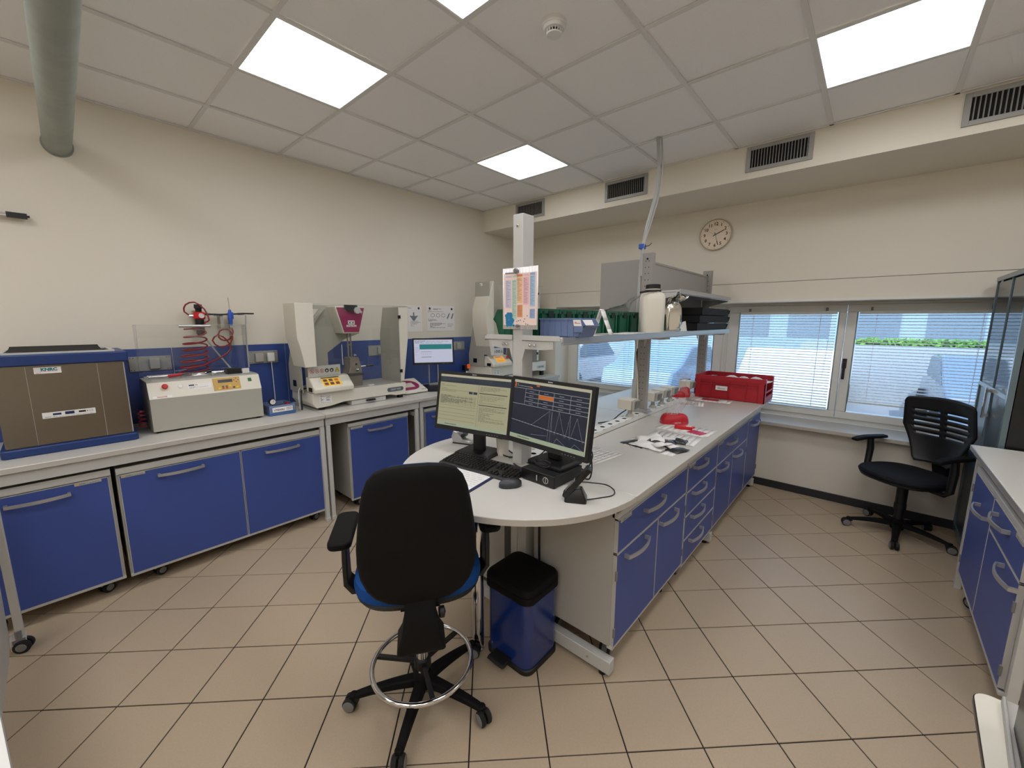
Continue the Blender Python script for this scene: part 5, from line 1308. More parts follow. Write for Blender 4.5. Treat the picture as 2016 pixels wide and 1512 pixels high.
    tl = MB().box(yl0+.012, yl0+.056, -.0012, 0, H-.05, H-.022, 0); tl.box(yl0+.015, yl0+.026, -.0016, -.0012, H-.044, H-.034, 1); textlines(tl, yl0+.028, yl0+.055, H-.046, H-.030, 2, -.0015, 1, .003, 4)
    part(t, 'inventory_label', MB().mb(tl, Tr(yl0+.05-.0015, .03, 0) @ Rz(-90) @ Tr(-yl0-.14, 0, 0)), [paper_m, inkd_m])
    return t
pendulum('cream pendulum impact tester with magenta hub panel on the left wall bench', (-3.315, 1.325, BH), .875, .862, 'CEAST 9050', yl=(-.08, .055))
pendulum('second taller pendulum tester in the room corner with orange screen and red stop button', (-3.30, 3.345, BH), 1.07, 1.175, 'CEAST 9050', magenta=False, yl=(-.06, .06), estop=True, base_z=(.075, .19))
t4c = [o for o in COL.objects if o.get('label', '').startswith('second taller')][0]
# --- control box with magenta arc
t = thing('control_box', 'white sloped control box with magenta horseshoe mark, right of the magenta tester', 'control box', (-3.39, 2.245, BH), 90)
part(t, 'box_body', MB().prism([(0, .006), (0, .028), (.235, .125), (.27, .11), (.27, .006)], 0, .27, 'x'), offw_m, bevel=.008)
sa = math.degrees(math.atan2(.235, .097)); TB = Tr(0, 0, .028) @ Rx(-sa)
ab = MB(); n = 28; ro_, ri_ = [], []
for k in range(n+1):
    a = -PI/2+PI*k/n; ro_.append((.115+.115*math.cos(a), -.001, .125+.092*math.sin(a)))
for k in range(n+1):
    a = -PI/2+PI*k/n; c_, s_ = math.cos(a), math.sin(a); kk = 1/max(abs(c_)/.055, abs(s_)/.042); ri_.append((.115+c_*kk, -.001, .125+s_*kk))
ab.add(ro_+ri_, [(i, i+1, i+1+n+1, i+n+1) for i in range(n)], 0)
for s_ in (-1, 1):
    z0_, z1_ = sorted((.125+s_*.042, .125+s_*.092)); ab.quad((.02, -.001, z0_), (.115, -.001, z0_), (.115, -.001, z1_), (.03, -.001, z1_), 0)
part(t, 'magenta_arc', MB().mb(ab, TB), magenta_m)
part(t, 'box_foot', MB().box(.01, .26, .01, .26, 0, .007), rubber_m); part(t, 'small_slot', MB().mb(MB().box(.20, .255, -.0012, 0, .014, .021), TB), mgrey_m)
solo('black_tray', 'flat black tray behind the control box, below the small monitor', 'tray', MB().prism(rrect(-.10, .10, -.12, .12, .02), 0, .014, 'z').prism(rrect(-.08, .08, -.10, .10, .02), .014, .018, 'z'), black_m, (-3.44, 2.66, BH), 57)
for k, (lb, p) in enumerate((('black cable plugged into the side of the magenta tester', [(-3.50, 1.37, 1.06), (-3.44, 1.30, 1.06), (-3.40, 1.275, 1.02), (-3.39, 1.27, .95), (-3.42, 1.28, .90)]), ('grey cable beside the black one at the magenta tester', [(-3.52, 1.37, 1.08), (-3.46, 1.29, 1.07), (-3.42, 1.262, 1.01), (-3.41, 1.262, .92), (-3.45, 1.27, .897)]))):
    solo('machine_cable', lb, 'cable', MB().tube(p, .005, 8, smooth=6), cable_m if k == 0 else gcable_m)
t = thing('mains_adapter', 'black and orange mains plug behind the second tester', 'plug', (-3.60, 3.22, 1.06), 90)
part(t, 'plug_body', MB().box(-.03, .03, -.03, .03, -.03, .04), dblack_m, bevel=.006); part(t, 'orange_cap', MB().box(.0, .04, -.045, -.028, .0, .05), emit('orange_neon', (240, 90, 30), 0.189), bevel=.006)
part(t, 'cord', MB().tube([(0, -.02, -.03), (-.02, -.04, -.10), (-.04, -.05, -.165)], .006, 8, smooth=5), white_m)
# --- papers on the left wall
def wallsheet(label, y0, y1, z0, z1, draw, x=XL):
    t = thing('wall_notice', label, 'notice', (x, (y0+y1)/2, (z0+z1)/2), 90)
    w, h = y1-y0, z1-z0
    part(t, 'plastic_sleeve', MB().box(-w/2, w/2, -.004, -.001, -h/2, h/2), paper_m)
    b = MB(); draw(b, w, h); part(t, 'printing', b, [ink_m, mat('notice_drawing', (120, 132, 136), .7), inkd_m])
def d1(b, w, h):
    y = -.0045
    textlines(b, -w*.48, w*.2, h*.38, h*.42, 1, y, 2, .004, 1)
    warning(b, 1, w*.30, h*.40, .013, y)
    b.quad((-.012, y, -.02), (.006, y, -.02), (.006, y, .07), (-.012, y, .07), 1)
    b.add([(-.06, y, .035), (-.01, y, .03), (-.005, y, -.03)], [(0, 1, 2)], 1); b.add([(.055, y, .035), (.005, y, .03), (.0, y, -.03)], [(0, 1, 2)], 1)
    textlines(b, -w*.2, w*.40, -h*.30, -h*.08, 6, y, 0, .003, 5)
def d2(b, w, h):
    y = -.0045
    for x in (-w*.40, w*.40): warning(b, 1, x, h*.38, .014, y)
    textlines(b, -w*.28, w*.3, h*.33, h*.39, 2, y, 2, .004, 1); textlines(b, -w*.46, w*.1, h*.22, h*.31, 3, y, 0, .003, 2)
    for k in range(3):
        n = 16; cxx = -w*.30+k*w*.19; ci = [(cxx+.030*math.cos(2*PI*i/n), y, h*.12+.022*math.sin(2*PI*i/n)) for i in range(n)]; co = [(cxx+.026*math.cos(2*PI*i/n), y, h*.12+.018*math.sin(2*PI*i/n)) for i in range(n)]
        b.add(ci+co, [(i, (i+1)%n, (i+1)%n+n, i+n) for i in range(n)], 0)
    for a, c in ((.20, .30), (.36, .44)): b.quad((w*a, y, -.0), (w*a+.02, y, -.005), (w*c+.015, y, h*.22), (w*c-.005, y, h*.20), 1)
    textlines(b, -w*.46, -w*.05, -h*.12, 0, 4, y, 0, .004, 4); textlines(b, -w*.4, w*.15, -h*.38, -h*.17, 7, y, 0, .004, 5); textlines(b, w*.24, w*.45, -h*.34, -h*.2, 3, y, 0, .003, 6)
wallsheet('printed wall notice with arrow drawing, left one, next to the tester tower', 2.60, 2.822, 1.495, 1.785, d1)
wallsheet('wide printed wall notice with three ovals, above the small monitor', 2.890, 3.300, 1.497, 1.793, d2)
# ================================================================== WALL CLOCK
t = thing('wall_clock', 'round cream wall clock above the windows showing about ten past two', 'clock', (-1.296, YW, 2.479))
part(t, 'clock_case', MB().lathe([(.0, 0), (.145, 0), (.152, -.012), (.152, -.026), (.146, -.032), (.141, -.026), (.0, -.024)][::-1], n=48, ax='y'), mat('clock_rim', (190, 178, 156), .4))
fb = MB().add([(.141*math.cos(2*PI*i/48), -.0262, .141*math.sin(2*PI*i/48)) for i in range(48)], [tuple(range(48))], 0)
for k in range(60):
    a = 2*PI*k/60; r0, r1_ = (.128, .134); wd = .0012
    if k % 5: fb.mb(MB().box(-wd/2, wd/2, -.0268, -.0264, r0, r1_, 1), Ry(math.degrees(a)))
for k in range(1, 13):
    a = PI/2-2*PI*k/12
    ftext(fb, str(k), .042, .103*math.cos(a), -.0268, .103*math.sin(a), 1, bold=.0009)
    fb.add([(.131*math.cos(a)+.0034*math.cos(q), -.0268, .131*math.sin(a)+.0034*math.sin(q)) for q in [2*PI*i/8 for i in range(8)]], [tuple(range(8))], 1)
ftext(fb, 'pluram', .010, 0, -.0268, .050, 2)
part(t, 'clock_face', fb, [mat('clock_face', (238, 222, 200), .6), inkd_m, ink_m])
part(t, 'hour_hand', MB().mb(MB().box(-.0035, .0035, -.029, -.028, -.025, .088), Ry(65)), inkd_m)
part(t, 'minute_hand', MB().mb(MB().box(-.0018, .0018, -.0305, -.0295, -.022, .068, 0).box(-.003, .003, -.0305, -.0295, .068, .105, 1).box(-.003, .003, -.0305, -.0295, -.022, -.004, 1), Ry(164)), [mgrey_m, inkd_m])
part(t, 'second_hand', MB().mb(MB().box(-.0007, .0007, -.0318, -.0312, -.02, .07), Ry(-61)), mgrey_m)
part(t, 'clock_glass', MB().add([(.141*math.cos(2*PI*i/48), -.034, .141*math.sin(2*PI*i/48)) for i in range(48)], [tuple(range(48))]), glassy('matt_clock_lens', (230, 225, 215), .01, rough=.45, ior=1.12))
# conduit from the ceiling to the rack
solo('flexible_conduit', 'grey flexible conduit dropping from the ceiling to the shelf rack post', 'conduit',
     MB().tube([(-1.375, 3.205, HC+.01), (-1.355, 3.19, 2.86), (-1.325, 3.13, 2.70), (-1.315, 3.07, 2.52), (-1.335, 3.015, 2.33), (-1.352, 2.985, 2.16), (-1.352, 2.96, 1.95), (-1.35, 2.945, 1.75), (-1.35, 2.94, 1.57)], .0125, 10, smooth=8), gcable_m)
solo('flexible_conduit', 'thinner grey tube running beside the conduit from the ceiling', 'conduit',
     MB().tube([(-1.352, 3.215, HC+.01), (-1.332, 3.20, 2.86), (-1.302, 3.14, 2.70), (-1.296, 3.08, 2.52), (-1.318, 3.02, 2.33), (-1.338, 2.962, 2.16), (-1.338, 2.95, 1.95)], .007, 8, smooth=8), gcable_m)
t = thing('cable_clip', 'small blue clip with a loose black tie round the conduit', 'clip', (-1.352, 2.975, 2.165))
part(t, 'clip_body', MB().box(-.02, .02, -.022, .022, -.018, .018), bluebag_m, bevel=.004); part(t, 'loose_tie', MB().tube([(.02, 0, .0), (.05, .0, .002), (.075, -.01, .015)], .0025, 6, smooth=4), cable_m)
solo('post_cable', 'thin cream cable running down the middle rack post below the shelf', 'cable', MB().tube([(-1.355, 2.945, 1.52), (-1.345, 2.94, 1.35), (-1.325, 2.94, 1.22), (-1.315, 2.935, 1.1), (-1.30, 2.925, .95)], .006, 8, smooth=6), jug_m)
# ================================================================== POSTER on the front post
t = thing('colour_chart_poster', 'colourful column chart poster held by magnets on the front rack post', 'poster', (-1.272, 1.497, 1.7245), 2)
PW, PH = .212, .288
def py(x): return -.004-.010*(2*x/PW)**2*.6
pb_ = MB(); n = 12
def curved(x0, x1, z0, z1, m, off, b=pb_):
    k = max(1, int((x1-x0)/.018))
    for i in range(k):
        a, c = x0+(x1-x0)*i/k, x0+(x1-x0)*(i+1)/k
        b.quad((a, py(a)-off, z0), (c, py(c)-off, z0), (c, py(c)-off, z1), (a, py(a)-off, z1), m)
curved(-PW/2, PW/2, -PH/2, PH/2, 0, 0)
part(t, 'poster_sheet', pb_, [paper_m]).modifiers.new('thickness', 'SOLIDIFY').thickness = .0006
b = MB()
PX = lambda u: -PW/2+PW*u; PZ = lambda v: PH/2-PH*v
mats_ = [mat('poster_pink', (246, 222, 212), .7), mat('poster_lilac', (206, 200, 220), .7), mat('poster_green', (186, 216, 196), .7), mat('poster_orange', (240, 196, 150), .7), mat('poster_rose', (240, 190, 196), .7),
         mat('poster_blue', (170, 200, 226), .7), mat('poster_deep_orange', (226, 150, 96), .7), mat('poster_teal', (40, 130, 180), .7), mat('poster_periwinkle', (150, 172, 214), .7), ink_m, inkd_m, mat('poster_line_print', (140, 134, 150), .7)]
curved(PX(.03), PX(.97), PZ(.93), PZ(.09), 0, .0004, b)
for (u0, u1, v0, v1, m_) in ((.08, .24, .19, .65, 1), (.26, .39, .19, .84, 2), (.40, .56, .16, .57, 3), (.41, .56, .60, .80, 6), (.58, .74, .16, .60, 4), (.77, .92, .14, .63, 5), (.77, .92, .67, .82, 8), (.08, .26, .125, .15, 1), (.28, .38, .12, .15, 2), (.40, .56, .11, .145, 6), (.58, .74, .11, .14, 4), (.77, .92, .10, .13, 8)):
    curved(PX(u0), PX(u1), PZ(v1), PZ(v0), m_, .0008, b)
    if v1-v0 > .1:
        rg = random.Random(int(u0*100)); q = v0+.02
        while q < v1-.03:
            l = rg.uniform(.3, .85)*(u1-u0); curved(PX(u0+.012), PX(u0+.012+l), PZ(q+.006), PZ(q), 11, .0011, b); q += .0225
curved(PX(.07), PX(.33), PZ(.075), PZ(.068), 9, .0008, b); curved(PX(.07), PX(.34), PZ(.090), PZ(.081), 10, .0008, b)
rg = random.Random(9)
for k in range(70):
    u = .07+.22*rg.random()**.9+.02; v = .74+.2*rg.random(); s_ = .006+.004*rg.random(); x, z = PX(u), PZ(v)
    if u > .25 and v < .82: continue
    b.add([(x+s_*math.cos(q), py(x)-.0012, z+s_*math.sin(q)) for q in [2*PI*i/7+k for i in range(7)]], [tuple(range(7))], 7)
for u, v in ((.40, .87), (.45, .86), (.50, .85), (.60, .87), (.63, .83), (.66, .91), (.70, .78), (.72, .92)): x, z = PX(u), PZ(v); b.add([(x+.003*math.cos(q), py(x)-.0012, z+.003*math.sin(q)) for q in [2*PI*i/6 for i in range(6)]], [tuple(range(6))], 9)
part(t, 'poster_print', b, mats_)
for nm, x, z, r in (('round_magnet', -.018, .128, .0125), ('round_magnet', -.008, -.128, .0075)):
    part(t, nm, MB().lathe([(0, -.026), (r*.75, -.026), (r, -.022), (r, -.014), (r*.7, -.012), (r*.7, -.005)], (x, 0, z), 22, ax='y'), mgrey_m)
# ================================================================== THINGS ON THE SHELF (z = 1.545)
SZ = 1.5455
def bin_mesh(L, Wd, H, lip=.5):
    """open fronted shelf bin: long axis x, front towards +x"""
    b = MB(); t_ = .003
    side = [(0, 0), (L*.86, 0), (L*.88, H*.08), (L*.93, H*.45), (L, H*.62), (L*.90, H), (0, H)]
    for y in (0, Wd-t_): b.prism(side, y, y+t_, 'y')
    b.box(0, L*.86, 0, Wd, 0, t_); b.box(0, t_, 0, Wd, 0, H*.93)
    b.prism([(L*.93, H*.45), (L, H*.62), (L*.99, H*.64), (L*.92, H*.47)], 0, Wd, 'y'); b.prism([(L*.86, 0), (L*.93, H*.45), (L*.92, H*.47), (L*.85, 0)], 0, Wd, 'y')
    for y in (-.004, Wd): b.box(0, L*.86, y, y+.004, H*.92, H)
    k = 0; x = .02
    while x < L*.80:
        for y in (-.003, Wd): b.box(x, x+.004, y, y+.003, .004, H*.92)
        x += L*.80/6
    return b
gb_ = bin_mesh(.32, .152, .135)
gback = MB().box(-.004, 0, -.002, .155, .118, .137)
for k in range(8):
    y = 1.605+k*.165
    lb = ['green open fronted storage bin nearest the camera, behind the poster', 'second green storage bin from the camera end of the shelf', 'third green storage bin from the camera end of the shelf',
          'fourth green storage bin from the camera end, left of the folded card', 'fifth green storage bin, seen behind the folded card', 'sixth green storage bin, right behind the folded card',
          'seventh green storage bin, under the clear bag', 'last green storage bin, beside the white jug'][k]
    t = thing('storage_bin', lb, 'bin', (-1.242, y+.152, SZ), 180, 'green storage bins on the shelf')
    if k == 0:
        gm_ = mesh_of('bin_shell', gb_, green_m)
        rb_ = MB().box(-.006, .0, -.003, .155, .112, .135)
        for q in (.02, .13): rb_.box(-.007, 0, q, q+.012, .0, .112)
        rm_ = mesh_of('back_rim', rb_, green_m)
        nm_ = mesh_of('rim_notch', MB().box(-.0085, -.006, .045, .09, .094, .126), mat('dark_green_notch', (6, 34, 26), .6)); nm2 = mesh_of('rim_notch', MB().box(-.0085, -.006, .125, .137, .112, .124), bpy.data.materials['dark_green_notch'])
    part(t, 'bin_shell', gm_, None); part(t, 'back_rim', rm_, None); part(t, 'rim_notch', nm_, None); part(t, 'rim_notch', nm2, None)
t = thing('storage_bin', 'slate blue storage bin with white label, right of the poster', 'bin', (-1.238, 1.600, SZ))
part(t, 'bin_shell', bin_mesh(.262, .125, .088), bbin_m)
lb = MB()
lb.mb(MB().box(-.001, .0, .012, .105, 0, .032, 0), Tr(.246, 0, .052) @ Ry(-28)); part(t, 'bin_label', lb, paper_m)
l2 = MB().box(.150, .250, -.0045, -.0035, .030, .084, 0); part(t, 'side_plate', MB().prism([(.205, .024), (.248, .024), (.252, .052), (.24, .084), (.200, .084)], -.007, -.003, 'y'), bbin_m)
l3 = MB().prism([(.204, .052), (.246, .052), (.238, .080), (.199, .080)], -.0078, -.007, 'y', 0); textlines(l3, .208, .24, .062, .072, 2, -.0081, 1, .003, 3)
part(t, 'side_label', l3, [paper_m, redprint_m])
for k, (lb, x, y, rz, w_, h_2) in enumerate((('white sheet lying on the shelf under the folded card', -1.13, 1.90, 5, .16, .24), ('second white sheet on the shelf near the white jug', -1.12, 2.22, -6, .18, .26), ('loose sheet in front of the white jug', -1.13, 2.45, 12, .16, .2))):
    sheet('paper_sheet', lb, x, y, SZ+.001+.001*k, rz, w_, h_2, 20+k, 6)
t = thing('folded_card', 'white folded card standing like a tent on the shelf', 'card', (-1.085, 1.925, SZ+.004), 8)
nf = MB()
def strip(b, pts2, w0, w1, t_=.0012, m=0):
    L_, R__ = [], []
    for y, z in pts2: L_.append((-w0, y, z)); R__.append((w0, y, z))
    for i in range(len(pts2)-1): b.quad(L_[i], R__[i], R__[i+1], L_[i+1], m)
strip(nf, [(-.062, 0), (-.048, .030), (-.03, .075), (-.012, .122), (-.004, .132)], .03, .03); strip(nf, [(-.004, .132), (.016, .075), (.034, .022), (.040, .0)], .03, .03)
nf2 = MB().mb(nf, Rz(90))
o = part(t, 'card_sheet', nf2, paper_m); o.modifiers.new('thickness', 'SOLIDIFY').thickness = .0012
tl = MB(); 
for x in (-.008, .006): tl.box(x, x+.003, -.0012, -.0004, .02, .10)
textlines(tl, -.015, .015, .108, .120, 2, -.0008, 0, .003, 3)
part(t, 'card_print', MB().mb(tl, Rz(90) @ Tr(0, .040, 0) @ Rx(18.5) @ Rz(180)), redprint_m)
# clear bag behind
cbm = MB(); rg = random.Random(12); NU, NV = 9, 6; vv = []
for j in range(NV):
    for i in range(NU):
        u, v = i/(NU-1), j/(NV-1); y = 2.36+.50*u; z = SZ+.13+v*(.01+.12*u); x = -1.39+.10*v+.02*math.sin(u*9+v*4)+rg.uniform(-.008, .008)
        vv.append((x, y, z))
cbm.add(vv, [(j*NU+i, j*NU+i+1, (j+1)*NU+i+1, (j+1)*NU+i) for j in range(NV-1) for i in range(NU-1)])
o = solo('clear_plastic_bag', 'clear plastic bag lying over the green bins against the grey panel', 'plastic bag', cbm, film_m)
o.modifiers.new('thickness', 'SOLIDIFY').thickness = .004
# jug
t = thing('plastic_jug', 'milky white wide neck jug with black cap and handle on the shelf', 'jug', (-1.118, 2.655, SZ), 42)
J = lambda s_, z, r=.04: [(x, y, z) for x, y in rrect(-.076*s_, .076*s_, -.062*s_, .062*s_, r*s_, 6)]
part(t, 'jug_body', MB().loft([J(.94, 0), J(1, .008), J(1, .215), J(.97, .238), J(.86, .254), J(.62, .262)]), jug_m)
part(t, 'jug_neck', MB().lathe([(.045, .255), (.045, .285), (.041, .285)], n=28), jug_m)
part(t, 'screw_cap', MB().lathe([(0, .312), (.044, .312), (.047, .308), (.047, .284), (.0, .284)][::-1], n=28), black_m)
part(t, 'carry_handle', MB().tube([(.044, -.02, .272), (-.02, -.058, .268), (-.072, -.06, .262), (-.098, -.045, .258)], .0065, 8, smooth=5).lathe([(.046, .266), (.050, .266), (.050, .276), (.046, .276), (.046, .266)], n=24, caps=False), black_m)
# foil bag
t = thing('foil_bag', 'crinkled silver foil bag folded over at the top, right of the jug', 'bag', (-1.115, 3.01, SZ), 40)
rg = random.Random(3); ro = []; prof = [(.80, 0), (1, .01), (1.03, .06), (1.02, .12), (.95, .17), (.8, .195), (.55, .205), (.42, .215)]
for s_, z in prof: ro.append([(x*(1+rg.uniform(-.05, .05)), y*(1+rg.uniform(-.12, .12)), z+rg.uniform(-.004, .004)) for x, y in [(a*s_, b_*s_) for a, b_ in rrect(-.062, .062, -.045, .045, .03, 6)]])
part(t, 'bag_body', MB().loft(ro), foil_m)
nk = MB(); vv = []
for j in range(5):
    for i in range(7): vv.append((-.05+.11*i/6+.03*j/4+rg.uniform(-.006, .006), -.02+.02*math.sin(i*1.7)+rg.uniform(-.012, .012)-.02*j/4, .205+.014*j+.012*math.sin(i*1.3+j)+rg.uniform(-.004, .004)))
nk.add(vv, [(j*7+i, j*7+i+1, (j+1)*7+i+1, (j+1)*7+i) for j in range(4) for i in range(6)])
o = part(t, 'folded_neck', nk, foil_m); o.modifiers.new('thickness', 'SOLIDIFY').thickness = .003
# black trays
TL = ['black tray at the bottom of the stack on the shelf end', 'black tray in the middle of the stack on the shelf end', 'black tray on top of the stack at the shelf end']
for k in range(3):
    t = thing('black_tray', TL[k], 'tray', (-1.21, 3.33+.05*k, SZ+.0615*k), 0, 'black trays on the shelf end')
    L_, Wt_ = (.86, .86, .80)[k], .175
    b = MB().box(0, Wt_, 0, L_, 0, .003)
    b.box(0, .003, 0, L_, 0, .059).box(Wt_-.003, Wt_, 0, L_-.03, 0, .059).box(0, Wt_, 0, .003, 0, .059)
    b.prism([(L_-.06, 0), (L_+.0, .02), (L_+.03, .05), (L_+.02, .052), (L_-.01, .022), (L_-.07, .004)], 0, Wt_, 'x')
    part(t, 'tray_shell', b, mat('tray_black', (14, 15, 17), .75) if k == 0 else bpy.data.materials['tray_black'])
    part(t, 'divider', MB().box(.003, Wt_-.003, L_*.45, L_*.45+.003, .003, .05), black_m)
    part(t, 'front_clip', MB().box(Wt_*.25, Wt_*.75, L_+.004, L_+.008, .024, .046), clear_m)
solo('paper_sheet', 'small bright paper standing between the foil bag and the black trays', 'paper', MB().prism([(0, 0), (.06, 0), (.045, .075), (.02, .07)], 0, .001, 'y'), paper_m, (-1.10, 3.14, SZ), 48)
# ================================================================== THINGS ON THE ISLAND
# power pedestals on the service rail
PL = ['power socket pedestal nearest the camera on the island rail, left of the middle post', 'power socket pedestal just right of the middle rack post', 'power socket pedestal third along the island rail', 'power socket pedestal fourth along the island rail, near the red bag',
      'power socket pedestal at the far end of the rail, beside the red crate']
def pedestal(label, y):
    t = thing('socket_pedestal', label, 'socket', (-1.288, y, .9265), 0, 'power socket pedestals on the rail')
    part(t, 'pedestal_stem', MB().lathe([(0, 0), (.030, 0), (.026, .008), (.017, .02), (.015, .05), (.020, .056), (0, .056)]), grey_m)
    part(t, 'socket_housing', MB().box(-.075, .03, -.055, .055, .056, .128), jug_m, bevel=.005)
    part(t, 'socket_face', MB().box(.03, .050, -.050, .050, .060, .124), grey_m, bevel=.005)
    b = MB().mb(MB().box(0, .005, -.034, .034, -.028, .028), Tr(.052, 0, .092) @ Ry(12)); part(t, 'hinged_cover', b, mgrey_m, bevel=.002)
    return t
p0 = pedestal(PL[0], 2.765)
for lb, y in zip(PL[1:], (3.18, 3.37, 3.55, 4.02)): dup(p0, (-1.288, y, .9265), 0, lb)
solo('pedestal_cable', 'black cable curling from the nearest socket pedestal across the rail', 'cable', MB().tube([(-1.31, 2.76, .975), (-1.345, 2.72, .94), (-1.36, 2.62, .907), (-1.40, 2.50, .905)], .004, 7, smooth=5), cable_m)
solo('white_sheet_stand', 'narrow white board standing against the middle rack post', 'board', MB().box(0, .004, 0, .10, 0, .26), white_m, (-1.41, 3.04, .9005), 0)
# papers with black pouches
IZ = .9006
sheet('printed_sheet', 'white sheet under the pile of black pouches, front one', -.885, 2.255, IZ, -4, .297, .21, 31, 5)
sheet('printed_sheet', 'white sheet sticking out behind the pile of black pouches', -.870, 2.50, IZ+.001, 3, .297, .22, 32, 8)
sheet('printed_sheet', 'white sheet beneath the red moulded part and red strips', -.865, 2.765, IZ, -2, .31, .20, 33, 2)
sheet('printed_sheet', 'slightly larger sheet under the red part one', -.885, 2.745, IZ-.0003, -6, .32, .20, 34, 0)
def pouch(label, x, y, z, rz, w_, h_2, m, seed, lift=.012, lab=True, fold=0):
    rg = random.Random(seed); NU, NV = 9, 7; vv = []
    for j in range(NV):
        for i in range(NU):
            u, v = -1+2*i/(NU-1), -1+2*j/(NV-1)
            zz = lift*(1-u*u)*(1-v*v)*(.8+.5*math.sin(3*u+seed))+rg.uniform(0, .004)+max(0, u-.3)*fold
            vv.append((u*w_/2+rg.uniform(-.003, .003), v*h_2/2+rg.uniform(-.003, .003), max(.0008, zz)))
    t = thing('sample_pouch', label, 'pouch', (x, y, z), rz, 'sample pouches on the island')
    g = MB().add(vv, [(j*NU+i, j*NU+i+1, (j+1)*NU+i+1, (j+1)*NU+i) for j in range(NV-1) for i in range(NU-1)])
    o = part(t, 'pouch_film', g, m); o.modifiers.new('thickness', 'SOLIDIFY').thickness = .002
    if lab:
        i0, i1, j0, j1 = 1, 5, 1, 5; lv = [(vv[j*NU+i][0], vv[j*NU+i][1], vv[j*NU+i][2]+.0018) for j in range(j0, j1+1) for i in range(i0, i1+1)]; k = i1-i0+1
        part(t, 'pouch_label', MB().add(lv, [(j*k+i, j*k+i+1, (j+1)*k+i+1, (j+1)*k+i) for j in range(j1-j0) for i in range(k-1)]), paper_m)
    return t
pouch('wide flat pouch with white label at the left of the pile', -.965, 2.265, IZ+.003, 10, .17, .15, paper_m, 1, .010, fold=.02)
pouch('long white topped pouch at the front of the pile', -.905, 2.215, IZ+.010, -6, .20, .12, paper_m, 2, .014, lab=False)
pouch('dark pouch lying across the middle of the pile', -.875, 2.315, IZ+.014, 24, .16, .12, pouch_m, 3, .026)
pouch('dark pouch at the right end of the pile with white label', -.790, 2.265, IZ+.006, -20, .15, .11, pouch_m, 4, .022)
pouch('folded pouch with dark opening on the left of the pile', -.960, 2.330, IZ+.016, 40, .14, .09, paper_m, 5, .026, lab=False, fold=.03)
pouch('small dark pouch at the back of the pile', -.845, 2.415, IZ+.008, 5, .17, .08, pouch_m, 6, .018)
pouch('small white topped pouch leaning over the dark one at the front of the pile', -.835, 2.215, IZ+.022, -30, .11, .08, paper_m, 8, .016, lab=False, fold=.03)
pouch('dark glossy pouch under the white ones at the left of the pile', -.985, 2.235, IZ+.001, -12, .15, .13, pouch_m, 9, .012, lab=False)
# red parts on the sheet
t = thing('red_moulded_part', 'bright red moulded plastic part on the white sheet', 'plastic part', (-.905, 2.775, IZ+.002), 20)
part(t, 'part_body', MB().prism([(-.055, -.03), (-.03, -.045), (.055, -.045), (.06, -.015), (.02, -.012), (.03, .03), (-.01, .04), (-.045, .02)], 0, .022, 'z').prism([(.02, -.005), (.075, .01), (.075, .028), (.02, .02)], 0, .012, 'z'), redp_m, bevel=.004)
part(t, 'white_sticker', MB().box(.018, .05, -.038, -.016, .022, .0226), paper_m)
for k in range(5): solo('red_strip', ['first', 'second', 'third', 'fourth', 'fifth'][k]+' thin pink red test strip on the sheet, counted from the red part', 'test strip', MB().box(-.0065, .0065, -.04, .04, 0, .003), mat('strip_pink', (206, 40, 90), .25) if k == 0 else bpy.data.materials['strip_pink'], (-.835+.0195*k, 2.725-.006*k, IZ+.002), -14, 'red test strips')
# bag of red pellets
def lump(rx, ry, h, seed, n=26, m=10):
    rg = random.Random(seed); ro = []
    for j in range(m):
        v = j/(m-1); z = h*math.sin(v*PI/2); s_ = math.cos(v*PI/2)**.35 if v < 1 else .02
        s_ = max(s_, .03)
        ro.append([(rx*s_*math.copysign(abs(math.cos(a))**.7, math.cos(a))*(1+.04*math.sin(3*a+seed)), ry*s_*math.copysign(abs(math.sin(a))**.7, math.sin(a))*(1+.05*math.cos(4*a)), z*(1+.05*math.sin(2*a+seed))) for a in [2*PI*i/n for i in range(n)]])
    return MB().loft(ro)
pel_m = mat('red_pellets', (192, 26, 40), .35, bump=1.0, bscale=220, noise=.25, nscale=240)
t = thing('pellet_bag', 'clear bag filled with red pellets in the middle of the island worktop', 'plastic bag', (-1.010, 2.885, IZ), 42)
part(t, 'red_pellets', lump(.098, .055, .068, 2), pel_m, kind='stuff')
vv = []; rg = random.Random(8); NA = 26
for j in range(9):
    v = j/8; z = .010+.15*v; 
    for i in range(NA):
        a = 2*PI*i/NA; sx = .104*(1-.55*min(1, v*2.2)+.75*max(0, v-.45)); sy = .060*(1-.75*min(1, v*2)+.5*max(0, v-.5))
        vv.append((sx*math.cos(a)*(1+rg.uniform(-.06, .06))+.0*v, sy*math.sin(a)*(1+rg.uniform(-.15, .15)), z+.02*v*math.sin(a*2)))
part(t, 'bag_film', MB().add(vv, [(j*NA+i, j*NA+(i+1)%NA, (j+1)*NA+(i+1)%NA, (j+1)*NA+i) for j in range(8) for i in range(NA)]), film_m)
cr = MB()
for k in range(9):
    a = k*.7; cr.tube([(.06*math.cos(a), .03*math.sin(a), .07), (.03*math.cos(a+.3), .015*math.sin(a), .10), (.085*math.cos(a+.1), .04*math.sin(a), .155)], .0011, 4, smooth=3)
part(t, 'film_creases', cr, white_m)
t = thing('pellet_bag', 'small clear bag of red pellets on the rail near the red crate', 'plastic bag', (-1.30, 3.80, .9270), 30)
part(t, 'red_pellets', lump(.060, .045, .050, 5), pel_m, kind='stuff'); part(t, 'second_lump', MB().mb(lump(.05, .045, .085, 7), Tr(.055, .03, 0)), pel_m, kind='stuff')
vv = []
